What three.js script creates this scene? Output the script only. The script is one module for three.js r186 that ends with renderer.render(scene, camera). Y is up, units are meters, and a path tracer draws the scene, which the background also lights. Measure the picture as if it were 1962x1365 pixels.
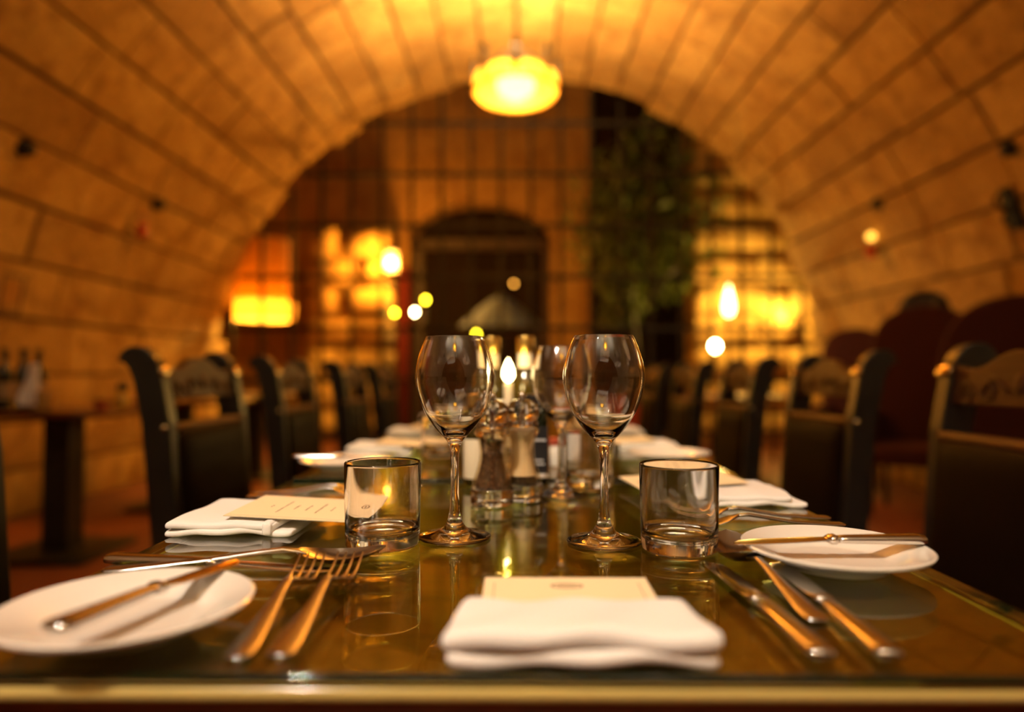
import * as THREE from 'three';
import { mergeGeometries, mergeVertices } from 'three/addons/utils/BufferGeometryUtils.js';

// ---------------------------------------------------------------- camera, sky, exposure
const scene = new THREE.Scene();
scene.background = new THREE.Color(0, 0, 0);
const TABLE = 0.75, EYE = 0.918;
const camera = new THREE.PerspectiveCamera(55.1, 1962 / 1365, 0.05, 60);
camera.rotation.order = 'YXZ';
camera.position.set(0, EYE, 0);
camera.rotation.set(0.0271, 0.0084, 0);
camera.focus = 0.68;                                   // on the wine glasses and tumblers
camera.userData.fStop = 1.6;
const renderer = new THREE.WebGLRenderer({ antialias: true });
renderer.toneMapping = THREE.LinearToneMapping;
renderer.toneMappingExposure = 1.0;
renderer.shadowMap.enabled = true;

// lamp strengths (each lamp's light is made in its builder further down)
const WARM = [1.0, 0.42, 0.075], COOL = [1.0, 0.9, 0.78], TABLE_WARM = [1.0, 0.81, 0.64];
const I_PENDANT = 18, I_TABLE_SPOT = 27, I_ROW_SPOT = 12, I_UP_SPOT = 12;

// ---------------------------------------------------------------- helpers
let seed = 7;
const rnd = () => { seed = (seed * 1664525 + 1013904223) >>> 0; return seed / 4294967296; };
const rr = (a, b) => a + (b - a) * rnd();
const V = (x, y, z) => new THREE.Vector3(x, y, z);
const used = new Map();
function numbered(name) {
  const n = used.get(name) ?? 0; used.set(name, n + 1);
  return n ? name + '_' + String(n).padStart(3, '0') : name;
}
const base = (name) => name.replace(/_\d{3}$/, '');
function tag(o, label, category, group) {
  o.userData = { label, category };
  if (group) o.userData.group = group;
  return o;
}
function thing(name, label, category, [x, y, z] = [0, 0, 0], turn = 0, group) {
  const o = new THREE.Group(); o.name = numbered(name);
  o.position.set(x, y, z); o.rotation.y = turn; scene.add(o);
  return tag(o, label, category, group);
}
function part(parent, name, geo, mat, label) {
  const geos = Array.isArray(geo) ? geo : [geo];
  const g = geos.length > 1 ? mergeGeometries(geos.map((q) => { const c = q.index ? q.toNonIndexed() : q; for (const k of Object.keys(c.attributes)) if (!['position', 'normal', 'uv'].includes(k)) c.deleteAttribute(k); return c; })) : geos[0];
  const m = new THREE.Mesh(g, mat); m.name = name; m.castShadow = m.receiveShadow = true;
  parent.add(m);
  if (label) m.userData.label = label;
  return m;
}
function single(name, geo, mat, label, category, [x, y, z] = [0, 0, 0], turn = 0, group) {
  const m = part(scene, numbered(name), geo, mat); m.position.set(x, y, z); m.rotation.y = turn;
  return tag(m, label, category, group);
}
function struct(name) { const g = new THREE.Group(); g.name = name; g.userData.kind = 'structure'; scene.add(g); return g; }
function structMesh(name, geo, mat) { const m = part(scene, name, geo, mat); m.userData.kind = 'structure'; return m; }
function dup(root, label, [x, y, z], turn = 0, group) {
  const r = root.clone(); r.name = numbered(base(root.name)); scene.add(r);
  r.position.set(x, y, z); r.rotation.set(0, turn, 0);
  r.userData = { ...root.userData, label };
  if (group) r.userData.group = group;
  return r;
}
const mv = (g, x, y, z) => g.translate(x, y, z);
function box(w, h, d, x = 0, y = 0, z = 0) { return new THREE.BoxGeometry(w, h, d).translate(x, y, z); }
function softBox(w, h, d, r, nx = 8, ny = 4, nz = 8, deform) {          // box with rounded edges, free to be bent
  let g = new THREE.BoxGeometry(w, h, d, nx, ny, nz);
  g.deleteAttribute('normal');
  const uv = g.attributes.uv, p = g.attributes.position, v = V(0, 0, 0), c = V(0, 0, 0);
  const rx = Math.min(r, w / 2 - 1e-5), ry = Math.min(r, h / 2 - 1e-5), rz = Math.min(r, d / 2 - 1e-5);
  for (let i = 0; i < p.count; i++) {
    v.fromBufferAttribute(p, i);
    c.set(THREE.MathUtils.clamp(v.x, -w / 2 + rx, w / 2 - rx), THREE.MathUtils.clamp(v.y, -h / 2 + ry, h / 2 - ry), THREE.MathUtils.clamp(v.z, -d / 2 + rz, d / 2 - rz));
    const q = V((v.x - c.x) / rx, (v.y - c.y) / ry, (v.z - c.z) / rz);
    if (q.lengthSq() > 1e-9) { q.normalize(); v.set(c.x + q.x * rx, c.y + q.y * ry, c.z + q.z * rz); }
    uv.setXY(i, v.x + v.y, v.z + v.y);
    if (deform) deform(v);
    p.setXYZ(i, v.x, v.y, v.z);
  }
  g.deleteAttribute('uv');
  g = mergeVertices(g, 1e-6);
  g.computeVertexNormals();
  const uvs = new Float32Array(g.attributes.position.count * 2), q = g.attributes.position;
  for (let i = 0; i < q.count; i++) { uvs[i * 2] = q.getX(i) + q.getY(i) * 0.5; uvs[i * 2 + 1] = q.getZ(i) + q.getY(i) * 0.5; }
  return g.setAttribute('uv', new THREE.BufferAttribute(uvs, 2));
}
// surface of revolution; profile runs bottom centre -> outside -> up (-> inside -> down); from/to cut a stretch of it
function revolve(profile, seg = 48, from = 0, to = profile.length - 1, crease = 0.6) {
  const n = profile.length, pos = [], nor = [], uv = [], idx = [];
  const sn = [];
  for (let i = 0; i < n - 1; i++) { const dr = profile[i + 1][0] - profile[i][0], dy = profile[i + 1][1] - profile[i][1], l = Math.hypot(dr, dy) || 1; sn.push([dy / l, -dr / l]); }
  const nrm = (i, s) => {                                               // normal at end i of segment s
    const o = i === s ? s - 1 : s + 1;
    if (o < 0 || o >= n - 1) return sn[s];
    if (sn[s][0] * sn[o][0] + sn[s][1] * sn[o][1] < Math.cos(crease)) return sn[s];
    const a = sn[s][0] + sn[o][0], b = sn[s][1] + sn[o][1], l = Math.hypot(a, b); return [a / l, b / l];
  };
  let run = 0;
  for (let s = from; s < to; s++) {
    const rows = [[profile[s], nrm(s, s)], [profile[s + 1], nrm(s + 1, s)]], at = pos.length / 3;
    const len = Math.hypot(profile[s + 1][0] - profile[s][0], profile[s + 1][1] - profile[s][1]);
    rows.forEach(([[r, y], [nr, ny]], k) => {
      for (let j = 0; j <= seg; j++) {
        const a = j / seg * Math.PI * 2, c = Math.cos(a), q = Math.sin(a);
        pos.push(r * c, y, -r * q); nor.push(nr * c, ny, -nr * q); uv.push(j / seg, run + k * len);
      }
    });
    run += len;
    for (let j = 0; j < seg; j++) {
      const a = at + j, b = a + 1, c = a + seg + 1, d = c + 1;
      if (profile[s][0] > 1e-7) idx.push(a, b, d);
      if (profile[s + 1][0] > 1e-7) idx.push(a, d, c);
    }
  }
  const g = new THREE.BufferGeometry();
  g.setAttribute('position', new THREE.Float32BufferAttribute(pos, 3));
  g.setAttribute('normal', new THREE.Float32BufferAttribute(nor, 3));
  g.setAttribute('uv', new THREE.Float32BufferAttribute(uv, 2));
  g.setIndex(idx);
  return g;
}
function smooth(points, n) {                                            // spline through [r, y] points
  const c = new THREE.CatmullRomCurve3(points.map(([r, y]) => V(r, y, 0)), false, 'centripetal');
  return c.getPoints(n).map((p) => [Math.max(p.x, 0), p.y]);
}
// bar along x with given half widths (z) and half thicknesses: rows [x, y, z, w, t]
function strip(rows, sides = 14, pow = 0.8) {
  const pos = [], idx = [], uv = [], n = rows.length;
  for (let i = 0; i < n; i++) {
    const a = rows[Math.max(i - 1, 0)], b = rows[Math.min(i + 1, n - 1)], [x, y, z, w, t] = rows[i];
    let tx = b[0] - a[0], ty = b[1] - a[1]; const l = Math.hypot(tx, ty) || 1; tx /= l; ty /= l;
    for (let j = 0; j < sides; j++) {
      const q = j / sides * Math.PI * 2, c = Math.cos(q), s = Math.sin(q), sc = Math.sign(c) * Math.abs(c) ** pow * w, ss = Math.sign(s) * Math.abs(s) ** pow * t;
      pos.push(x - ty * ss, y + tx * ss, z + sc); uv.push(x, sc);
    }
  }
  for (let i = 0; i < n - 1; i++) for (let j = 0; j < sides; j++) {
    const a = i * sides + j, b = i * sides + (j + 1) % sides, c = a + sides, d = b + sides;
    idx.push(a, b, d, a, d, c);
  }
  for (let j = 1; j < sides - 1; j++) { idx.push(0, j + 1, j); const o = (n - 1) * sides; idx.push(o, o + j, o + j + 1); }
  const g = new THREE.BufferGeometry();
  g.setAttribute('position', new THREE.Float32BufferAttribute(pos, 3));
  g.setAttribute('uv', new THREE.Float32BufferAttribute(uv, 2));
  g.setIndex(idx); g.computeVertexNormals();
  return g;
}
function tube(points, r, seg = 20, sides = 8) { return new THREE.TubeGeometry(new THREE.CatmullRomCurve3(points), seg, r, sides); }
function extrude(shape, depth, bevel = 0.003, curve = 10) { return new THREE.ExtrudeGeometry(shape, { depth, bevelEnabled: bevel > 0, bevelSize: bevel, bevelThickness: bevel, bevelSegments: 2, curveSegments: curve }); }
function poly(points) { const s = new THREE.Shape(); points.forEach(([x, y], i) => (i ? s.lineTo(x, y) : s.moveTo(x, y))); return s; }

// ---------------------------------------------------------------- textures
function hash(x, y, s) { let h = Math.imul(x, 374761393) ^ Math.imul(y, 668265263) ^ Math.imul(s, 974634777); h = Math.imul(h ^ (h >>> 13), 1274126177); return ((h ^ (h >>> 16)) >>> 0) / 4294967296; }
function noise(u, v, period, s) {
  const x0 = Math.floor(u), y0 = Math.floor(v), fx = u - x0, fy = v - y0, w = (t) => t * t * (3 - 2 * t), m = (a) => ((a % period) + period) % period;
  const a = hash(m(x0), m(y0), s), b = hash(m(x0 + 1), m(y0), s), c = hash(m(x0), m(y0 + 1), s), d = hash(m(x0 + 1), m(y0 + 1), s);
  return a + (b - a) * w(fx) + (c - a) * w(fy) + (a - b - c + d) * w(fx) * w(fy);
}
function fbm(u, v, f, oct, s) { let t = 0, a = 0.5, n = 0; for (let o = 0; o < oct; o++) { t += a * noise(u * f, v * f, f, s + o); n += a; a *= 0.5; f *= 2; } return t / n; }
function texture(size, fn, repeat = [1, 1], color = true) {
  const d = new Uint8Array(size * size * 4);
  for (let y = 0; y < size; y++) for (let x = 0; x < size; x++) {
    const c = fn(x / size, y / size), i = (y * size + x) * 4;
    for (let k = 0; k < 3; k++) d[i + k] = Math.max(0, Math.min(255, (Array.isArray(c) ? c[k] : c) * 255));
    d[i + 3] = 255;
  }
  const t = new THREE.DataTexture(d, size, size); t.wrapS = t.wrapT = THREE.RepeatWrapping; t.magFilter = THREE.LinearFilter; t.minFilter = THREE.LinearMipmapLinearFilter; t.generateMipmaps = true;
  t.repeat.set(...repeat); if (color) t.colorSpace = THREE.SRGBColorSpace; t.needsUpdate = true;
  return t;
}
const mixc = (a, b, t) => a.map((x, i) => x + (b[i] - x) * t);
const stoneMap = texture(512, (u, v) => {
  const big = fbm(u, v, 4, 3, 11), mid = fbm(u, v, 14, 4, 23), fine = fbm(u, v, 70, 2, 41);
  let c = mixc([0.77, 0.64, 0.44], [0.93, 0.84, 0.66], big);
  c = mixc(c, [0.55, 0.41, 0.26], Math.max(0, mid - 0.5) * 1.5);
  return c.map((x) => x * (0.88 + fine * 0.2));
}, [0.6, 0.6]);
const stoneBump = texture(512, (u, v) => fbm(u, v, 18, 5, 5) * 0.7 + fbm(u, v, 60, 2, 9) * 0.3, [0.6, 0.6], false);
const woodMap = texture(512, (u, v) => {
  const g = fbm(u * 0.25, v * 3, 8, 4, 61), fine = noise(u * 6, v * 160, 160, 3);
  return mixc([0.36, 0.22, 0.11], [0.52, 0.33, 0.16], g).map((x) => x * (0.85 + 0.25 * fine));
}, [1.5, 1.5]);
const grainBump = texture(256, (u, v) => fbm(u * 0.3, v * 4, 12, 4, 77), [2, 2], false);
const leatherBump = texture(256, (u, v) => fbm(u, v, 40, 3, 15), [5, 5], false);
const clothBump = texture(256, (u, v) => 0.5 + 0.25 * Math.sin(u * 256 * Math.PI / 2) + 0.25 * Math.sin(v * 256 * Math.PI / 2), [14, 14], false);
const clothSoft = texture(256, (u, v) => fbm(u, v, 6, 3, 31), [6, 6], false);
const floorMap = texture(512, (u, v) => mixc([0.34, 0.19, 0.12], [0.47, 0.29, 0.19], fbm(u, v, 8, 4, 71)).map((x) => x * (0.85 + 0.25 * fbm(u, v, 60, 2, 72))), [0.5, 0.5]);

// ---------------------------------------------------------------- materials
const std = (o) => new THREE.MeshStandardMaterial({ roughness: 0.8, ...o });
const phys = (o) => new THREE.MeshPhysicalMaterial(o);
const lin = (r, g, b) => new THREE.Color().setRGB(r, g, b);
const stones = [[1, 0.94, 0.7], [0.92, 0.85, 0.62], [1, 0.96, 0.74], [0.84, 0.76, 0.55], [0.96, 0.89, 0.66], [0.78, 0.69, 0.48]].map((c, i) => {
  const t = stoneMap.clone(); t.offset.set(i * 0.37, i * 0.21); t.rotation = i * 0.9;
  return std({ name: 'limestone_' + i, map: t, color: lin(c[0] * 0.72, c[1] * 0.66, c[2] * 0.45), bumpMap: stoneBump, bumpScale: 0.012, roughness: 0.93 });
});
const M = {
  mortar: std({ color: lin(0.11, 0.055, 0.02), bumpMap: stoneBump, bumpScale: 0.01, roughness: 1 }),
  plaster: std({ map: stoneMap, color: lin(0.58, 0.42, 0.2), bumpMap: stoneBump, bumpScale: 0.01, roughness: 0.95 }),
  shadedPlaster: std({ map: stoneMap, color: lin(0.12, 0.08, 0.05), bumpMap: stoneBump, bumpScale: 0.01, roughness: 0.95 }),  // plaster for the unlit ceiling, its shade put into the colour
  white: std({ color: lin(0.78, 0.72, 0.62), bumpMap: stoneBump, bumpScale: 0.004, roughness: 0.9 }),
  brownWall: std({ map: stoneMap, color: lin(0.28, 0.13, 0.07), roughness: 0.9 }),
  floor: std({ map: floorMap, color: lin(1.5, 1.3, 1.1), bumpMap: stoneBump, bumpScale: 0.003, roughness: 0.55 }),
  tableWood: phys({ map: woodMap, color: lin(0.74, 0.4, 0.08), bumpMap: grainBump, bumpScale: 0.0004, roughness: 0.35, clearcoat: 0.5, clearcoatRoughness: 0.15 }),
  edgeWood: phys({ color: lin(0.58, 0.44, 0.14), roughness: 0.22, clearcoat: 0.8, clearcoatRoughness: 0.1 }),
  darkWood: phys({ color: lin(0.028, 0.022, 0.019), bumpMap: grainBump, bumpScale: 0.0006, roughness: 0.38, clearcoat: 0.25, clearcoatRoughness: 0.3 }),
  chairWood: phys({ color: lin(0.011, 0.012, 0.012), bumpMap: grainBump, bumpScale: 0.0006, roughness: 0.4, clearcoat: 0.15, clearcoatRoughness: 0.3 }),
  carved: phys({ map: woodMap, color: lin(0.45, 0.33, 0.22), bumpMap: grainBump, bumpScale: 0.001, roughness: 0.5 }),
  leather: phys({ color: lin(0.009, 0.004, 0.002), bumpMap: leatherBump, bumpScale: 0.0006, roughness: 0.5, specularIntensity: 0.14 }),
  redVelvet: phys({ color: lin(0.045, 0.006, 0.004), roughness: 0.95, sheen: 0.3, sheenColor: lin(0.25, 0.03, 0.02), sheenRoughness: 0.5 }),
  brass: std({ color: lin(0.75, 0.6, 0.32), metalness: 1, roughness: 0.25 }),
  gold: std({ color: lin(0.85, 0.6, 0.16), metalness: 1, roughness: 0.3 }),
  steel: std({ color: lin(0.66, 0.63, 0.6), metalness: 1, roughness: 0.13 }),
  satin: std({ color: lin(0.56, 0.53, 0.5), metalness: 1, roughness: 0.2 }),
  iron: std({ color: lin(0.008, 0.007, 0.004), roughness: 0.6, metalness: 0.3 }),
  black: std({ color: lin(0.008, 0.007, 0.006), roughness: 0.5 }),
  china: phys({ color: lin(0.8, 0.76, 0.68), roughness: 0.22, clearcoat: 0.6, clearcoatRoughness: 0.06 }),
  linen: phys({ color: lin(0.86, 0.83, 0.79), roughness: 0.95, bumpMap: clothBump, bumpScale: 0.00015, sheen: 0.2, sheenColor: lin(0.5, 0.5, 0.5) }),
  linenSmooth: phys({ color: lin(0.86, 0.83, 0.79), roughness: 0.95, bumpMap: clothSoft, bumpScale: 0.002 }),
  crystal: phys({ color: lin(1, 1, 1), roughness: 0, transmission: 1, thickness: 0.002, ior: 1.62 }),
  acrylic: phys({ color: lin(0.95, 0.88, 0.74), roughness: 0.02, transmission: 1, thickness: 0, ior: 1.75 }),
  tableGlass: phys({ color: lin(0.84, 0.92, 0.6), roughness: 0.015, transmission: 1, thickness: 0, ior: 1.6 }),
  glassEdge: phys({ color: lin(0.006, 0.016, 0.012), roughness: 0.2 }),
  salt: std({ color: lin(0.85, 0.83, 0.8), roughness: 1, bumpMap: stoneBump, bumpScale: 0.001 }),
  pepper: std({ color: lin(0.05, 0.03, 0.022), roughness: 0.8 }),
  wax: phys({ color: lin(0.9, 0.82, 0.62), roughness: 0.5, transmission: 0.3, thickness: 0 }),
  cream: std({ color: lin(0.75, 0.65, 0.46), roughness: 0.7 }),
  paleLabel: std({ color: lin(0.78, 0.74, 0.68), roughness: 0.7 }),
  redLabel: std({ color: lin(0.35, 0.05, 0.02), roughness: 0.7 }),
  greyPlastic: std({ color: lin(0.6, 0.6, 0.6), roughness: 0.5 }),
  oilGlass: phys({ color: lin(0.03, 0.022, 0.003), roughness: 0.06, clearcoat: 1, clearcoatRoughness: 0.03 }),
  amberOil: phys({ color: lin(0.75, 0.42, 0.03), roughness: 0.08, transmission: 0.6, thickness: 0, ior: 1.45 }),
  bottleGreen: phys({ color: lin(0.01, 0.015, 0.006), roughness: 0.06, clearcoat: 1, clearcoatRoughness: 0.03 }),
  blackLabel: std({ color: lin(0.012, 0.011, 0.011), roughness: 0.5 }),
  amberGlass: phys({ color: lin(0.74, 0.55, 0.2), roughness: 0.4, transmission: 0.85, thickness: 0, emissive: lin(1, 0.6, 0.0), emissiveIntensity: 0.4 }),
  redGlass: phys({ color: lin(0.5, 0.05, 0.02), roughness: 0.15, clearcoat: 1 }),
  leaf: phys({ color: lin(0.1, 0.15, 0.018), roughness: 0.55, transmission: 0.3, thickness: 0, side: THREE.DoubleSide }),
  doorWood: phys({ color: lin(0.014, 0.006, 0.002), bumpMap: grainBump, bumpScale: 0.001, roughness: 0.7, specularIntensity: 0.25 }),
  brownDoor: std({ map: woodMap, color: lin(0.5, 0.33, 0.27), roughness: 0.5 }),
  redCloth: phys({ color: lin(0.13, 0.009, 0.001), roughness: 0.95 }),
  paleCloth: std({ color: lin(0.5, 0.52, 0.56), roughness: 0.9 }),
  frame: std({ color: lin(0.06, 0.035, 0.02), roughness: 0.5 }),
  parchment: std({ color: lin(0.35, 0.24, 0.13), roughness: 0.8 }),
};
const glow = (r, g, b, k) => new THREE.MeshStandardMaterial({ color: lin(0.8, 0.6, 0.3), emissive: lin(r, g, b), emissiveIntensity: k, roughness: 0.6 });
const GLOW = {
  globe: glow(1, 0.82, 0.5, 75), flame: glow(1, 0.78, 0.34, 22), yellow: glow(1, 0.78, 0.02, 26), white: glow(1, 0.8, 0.38, 60), orange: glow(1, 0.42, 0.05, 9), torch: glow(1, 0.75, 0.25, 14), cool: glow(0.95, 0.97, 1, 4),
};
function pointLight(parent, color, intensity, [x, y, z], size = 1) {
  const l = new THREE.PointLight(lin(...color), intensity, 0, 2); l.position.set(x, y, z); l.castShadow = true; l.shadow.radius = size; l.name = 'lamp'; parent.add(l); return l;
}

// ---------------------------------------------------------------- the vaulted room
const R = 3.2, Z_END = -7.3, Z_REAR = 4.4, CRADLE = EYE;                // radius of the vault, its far and rear ends, spring height
{
  const ring = new THREE.Shape();
  ring.absarc(0, 0, R + 0.3, 0, Math.PI, false);
  ring.absarc(0, 0, R + 0.028, Math.PI, 0, true);
  const vault = struct('ceiling');
  const shell = part(vault, 'mortar_bed', new THREE.ExtrudeGeometry(ring, { depth: -1.9 - Z_END - 0.03, bevelEnabled: false, curveSegments: 72 }), M.mortar); shell.position.set(0, CRADLE, Z_END + 0.03);
  const rearVault = part(vault, 'unseen_pale_vault', new THREE.ExtrudeGeometry(ring, { depth: Z_REAR + 1.9, bevelEnabled: false, curveSegments: 72 }), M.white); rearVault.position.set(0, CRADLE, -1.9);  // unseen rear vault, made pale to show bright in glass and cutlery reflections
  const wallL = struct('wall_left'), wallR = struct('wall_right');
  for (const [w, s] of [[wallL, -1], [wallR, 1]]) part(w, 'mortar_bed', box(0.27, CRADLE, Z_REAR - Z_END, s * (R + 0.165), CRADLE / 2, (Z_REAR + Z_END) / 2), M.mortar);
  // a block of the vault: a curved slab with chamfered edges
  function vaultBlock(a0, a1, len, rise) {
    const n = 3, pos = [], idx = [], uv = [], gap = 0.0085, head = 0.0045, rIn = R - rise, ch = 0.012;
    const ringAt = (z, inset, r) => { for (let i = 0; i <= n; i++) { const a = a0 + gap / R + inset / R + (a1 - a0 - 2 * (gap + inset) / R) * i / n; pos.push(Math.cos(a) * r, Math.sin(a) * r, z); uv.push(a * R, z); } };
    const h = len / 2 - head;
    ringAt(-h, 0, R + 0.05); ringAt(-h, 0, rIn + ch); ringAt(-h + ch, ch, rIn); ringAt(h - ch, ch, rIn); ringAt(h, 0, rIn + ch); ringAt(h, 0, R + 0.05);
    for (let k = 0; k < 5; k++) for (let i = 0; i < n; i++) { const a = k * (n + 1) + i, b = a + 1, c = a + n + 1, d = c + 1; idx.push(a, d, b, a, c, d); }
    for (const [i, flip] of [[0, 1], [n, 0]]) for (let k = 0; k < 5; k++) {           // long sides
      const a = k * (n + 1) + i, c = a + n + 1; const o = pos.length / 3;
      if (k === 0 || k === 4) continue;
      const p = (q) => [pos[q * 3], pos[q * 3 + 1], pos[q * 3 + 2]];
      const ang = i ? a1 - gap / R : a0 + gap / R, out = (q) => [Math.cos(ang) * (R + 0.05), Math.sin(ang) * (R + 0.05), pos[q * 3 + 2]], mid = (q) => [Math.cos(ang) * (rIn + ch), Math.sin(ang) * (rIn + ch), pos[q * 3 + 2]];
      pos.push(...p(a), ...p(c), ...mid(c), ...mid(a), ...out(c), ...out(a)); for (let t = 0; t < 6; t++) uv.push(0.1 * t, pos[(o + t) * 3 + 2]);
      const f = [[o, o + 1, o + 2], [o, o + 2, o + 3], [o + 3, o + 2, o + 4], [o + 3, o + 4, o + 5]];
      for (const t of f) idx.push(...(flip ? t : [t[0], t[2], t[1]]));
    }
    let g = new THREE.BufferGeometry();
    g.setAttribute('position', new THREE.Float32BufferAttribute(pos, 3)); g.setAttribute('uv', new THREE.Float32BufferAttribute(uv, 2)); g.setIndex(idx);
    g = g.toNonIndexed(); g.computeVertexNormals(); return g;
  }
  const ROWS = 28, STEP = Math.PI / ROWS, lens = [0.62, 0.78, 0.94], made = new Map();
  for (let k = 0; k < ROWS; k++) {
    let z = -2.35 - rr(0, 0.5), n = 0;
    for (;;) {
      let which = Math.floor(rnd() * 3), len = lens[which];
      const left = z - Z_END;
      const ragged = rr(-0.11, 0.11);
      if (left < 0.34) break;
      if (left - len < 0.34) len = Math.round((left + ragged) * 20) / 20;
      const rise = [0, 0.008, 0.016][Math.floor(rnd() * 3)], key = [len, rise].join();
      if (!made.has(key)) made.set(key, vaultBlock(-STEP / 2, STEP / 2, len, rise));
      const b = part(vault, 'stone_block' + (vault.children.length > 2 ? '_' + String(vault.children.length - 2).padStart(3, '0') : ''), made.get(key), stones[Math.floor(rnd() * 6)]);
      b.position.set(0, CRADLE, z - len / 2); b.rotation.z = (k + 0.5) * STEP + rr(-0.0012, 0.0012);
      z -= len;
      if (++n > 12) break;
    }
  }
  for (const [w, s] of [[wallL, -1], [wallR, 1]]) for (let row = 0; row < 3; row++) {
    let z = -2.1 - rr(0, 0.6); const h = CRADLE / 3;
    while (z > Z_END + 0.2) {
      const len = Math.min([0.62, 0.78, 0.94][Math.floor(rnd() * 3)], z - Z_END);
      const b = part(w, 'stone_block' + (w.children.length > 1 ? '_' + String(w.children.length - 1).padStart(3, '0') : ''), softBox(0.09, h - 0.014, len - 0.014, 0.01, 2, 2, 2), stones[Math.floor(rnd() * 6)]);
      b.position.set(s * (R + 0.04 + rr(-0.006, 0.006)), h * (row + 0.5), z - len / 2);
      z -= len;
    }
  }
  structMesh('floor', box(12, 0.2, 17, 0, -0.1, -4), M.floor);
  // front of the far courtyard room: wall around the vault's end
  const spandrel = poly([[-5.2, -CRADLE], [-5.2, 4.9], [5.2, 4.9], [5.2, -CRADLE], [R + 0.2, -CRADLE], [R + 0.2, 0]]);
  spandrel.absarc(0, 0, R + 0.2, 0, Math.PI, false); spandrel.lineTo(-R - 0.2, -CRADLE);
  const sw = structMesh('wall_courtyard_front', new THREE.ExtrudeGeometry(spandrel, { depth: 0.25, bevelEnabled: false, curveSegments: 48 }), M.plaster); sw.position.set(0, CRADLE, Z_END - 0.28);
  structMesh('wall_courtyard_left', box(0.25, 5.9, 4.6, -5.05, 2.95, -9.5), M.plaster);
  structMesh('wall_courtyard_right', box(0.25, 5.9, 4.6, 5.05, 2.95, -9.5), M.plaster);
  structMesh('ceiling_courtyard', box(10.4, 0.25, 5, 0, 5.75, -9.4), M.shadedPlaster);
  // far wall with the arched doorway
  const bw = poly([[-5, 0], [-5, 5.8], [5, 5.8], [5, 0], [0.57, 0], [0.57, 3.22]]);
  bw.quadraticCurveTo(0.3, 3.72, -0.585, 3.74); bw.quadraticCurveTo(-1.47, 3.72, -1.74, 3.22); bw.lineTo(-1.74, 0);
  const back = structMesh('wall_back', new THREE.ExtrudeGeometry(bw, { depth: 0.6, bevelEnabled: true, bevelSize: 0.02, bevelThickness: 0.02, bevelSegments: 1 }), M.plaster); back.position.set(0, 0, -11.6);
  const door = struct('door_1');
  part(door, 'door_frame', [box(2.5, 0.16, 0.16, -0.585, 3.1, -11.42), box(0.14, 3.1, 0.16, -1.66, 1.55, -11.42), box(0.14, 3.1, 0.16, 0.49, 1.55, -11.42)], M.frame);
  part(door, 'transom_panel', box(2.4, 0.75, 0.06, -0.585, 3.5, -11.5), M.doorWood);
  for (const s of [-1, 1]) {
    const leaf = part(door, 'door_leaf', box(1.0, 3.02, 0.06, -0.585 + s * 0.505, 1.51, -11.46), M.doorWood);
    for (const [y, h] of [[0.45, 0.7], [1.35, 0.85], [2.45, 1.0]]) for (const k of [-1, 1]) part(leaf, 'door_panel', softBox(0.36, h, 0.04, 0.012, 2, 2, 2).translate(-0.585 + s * 0.505 + k * 0.22, y, -11.425), M.doorWood);
  }
  part(door, 'door_knob', new THREE.SphereGeometry(0.03, 16, 12).translate(-0.05, 1.2, -11.4), M.brass);
  // rear of the dining room, unseen behind the camera: brown wall round a brown arched door
  const rw = poly([[-3.7, 0], [-3.7, 4.6], [3.7, 4.6], [3.7, 0], [1.0, 0], [1.0, 1.75]]); rw.absarc(0, 1.75, 1.0, 0, Math.PI, false); rw.lineTo(-1.0, 0);
  const rear = structMesh('wall_rear', new THREE.ExtrudeGeometry(rw, { depth: 0.3, bevelEnabled: false, curveSegments: 24 }), M.brownWall); rear.position.set(0, 0, Z_REAR - 0.05);
  const d2 = struct('door_2');
  const leafShape = (x0, x1) => { const s = poly([[x0, 0], [x1, 0], [x1, x1 > 0.5 ? 1.75 : 2.74]]); if (x1 > 0.5) s.absarc(0, 1.75, 0.99, 0, Math.PI / 2, false); else { s.lineTo(0, 2.74); s.absarc(0, 1.75, 0.99, Math.PI / 2, Math.PI, false); } s.lineTo(x0, 0); return s; };
  const l1 = part(d2, 'door_leaf', extrude(leafShape(0.005, 0.99), 0.05), M.brownDoor), l2 = part(d2, 'door_leaf', extrude(leafShape(-0.99, -0.005), 0.05), M.brownDoor);
  l1.position.z = l2.position.z = Z_REAR + 0.12;
  part(d2, 'door_handle', [tube([V(-0.06, 1, Z_REAR + 0.11), V(-0.06, 1.02, Z_REAR + 0.05), V(-0.06, 1.16, Z_REAR + 0.05), V(-0.06, 1.18, Z_REAR + 0.11)], 0.01)], M.brass);
}

// ---------------------------------------------------------------- iron grille across the vault's far end
{
  const g = thing('iron_grille', 'tall dark iron grille of crossing bars closing the far end of the vault', 'grille', [0, 0, -7.22]);
  const x0 = -0.178, dx = 0.318, RG = R - 0.06;
  const bar = new Map();
  for (let k = -10; k <= 10; k++) {
    const x = x0 + k * dx; if (Math.abs(x) > RG - 0.1) continue;
    const top = CRADLE + Math.sqrt(RG * RG - x * x);
    const m = part(g, 'upright_bar', softBox(0.044, top - 0.02, 0.03, 0.006, 2, 2, 2), M.iron); m.position.set(x, top / 2, 0);
  }
  for (let k = 0; k < 7; k++) {
    const y = 0.31 + k * 0.547, half = y < CRADLE ? RG : Math.sqrt(Math.max(0.01, RG * RG - (y - CRADLE) ** 2));
    const m = part(g, 'cross_bar', softBox(2 * half - 0.02, 0.052, 0.016, 0.004, 2, 2, 2), M.iron); m.position.set(0, y, 0.022);
  }
}

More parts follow.
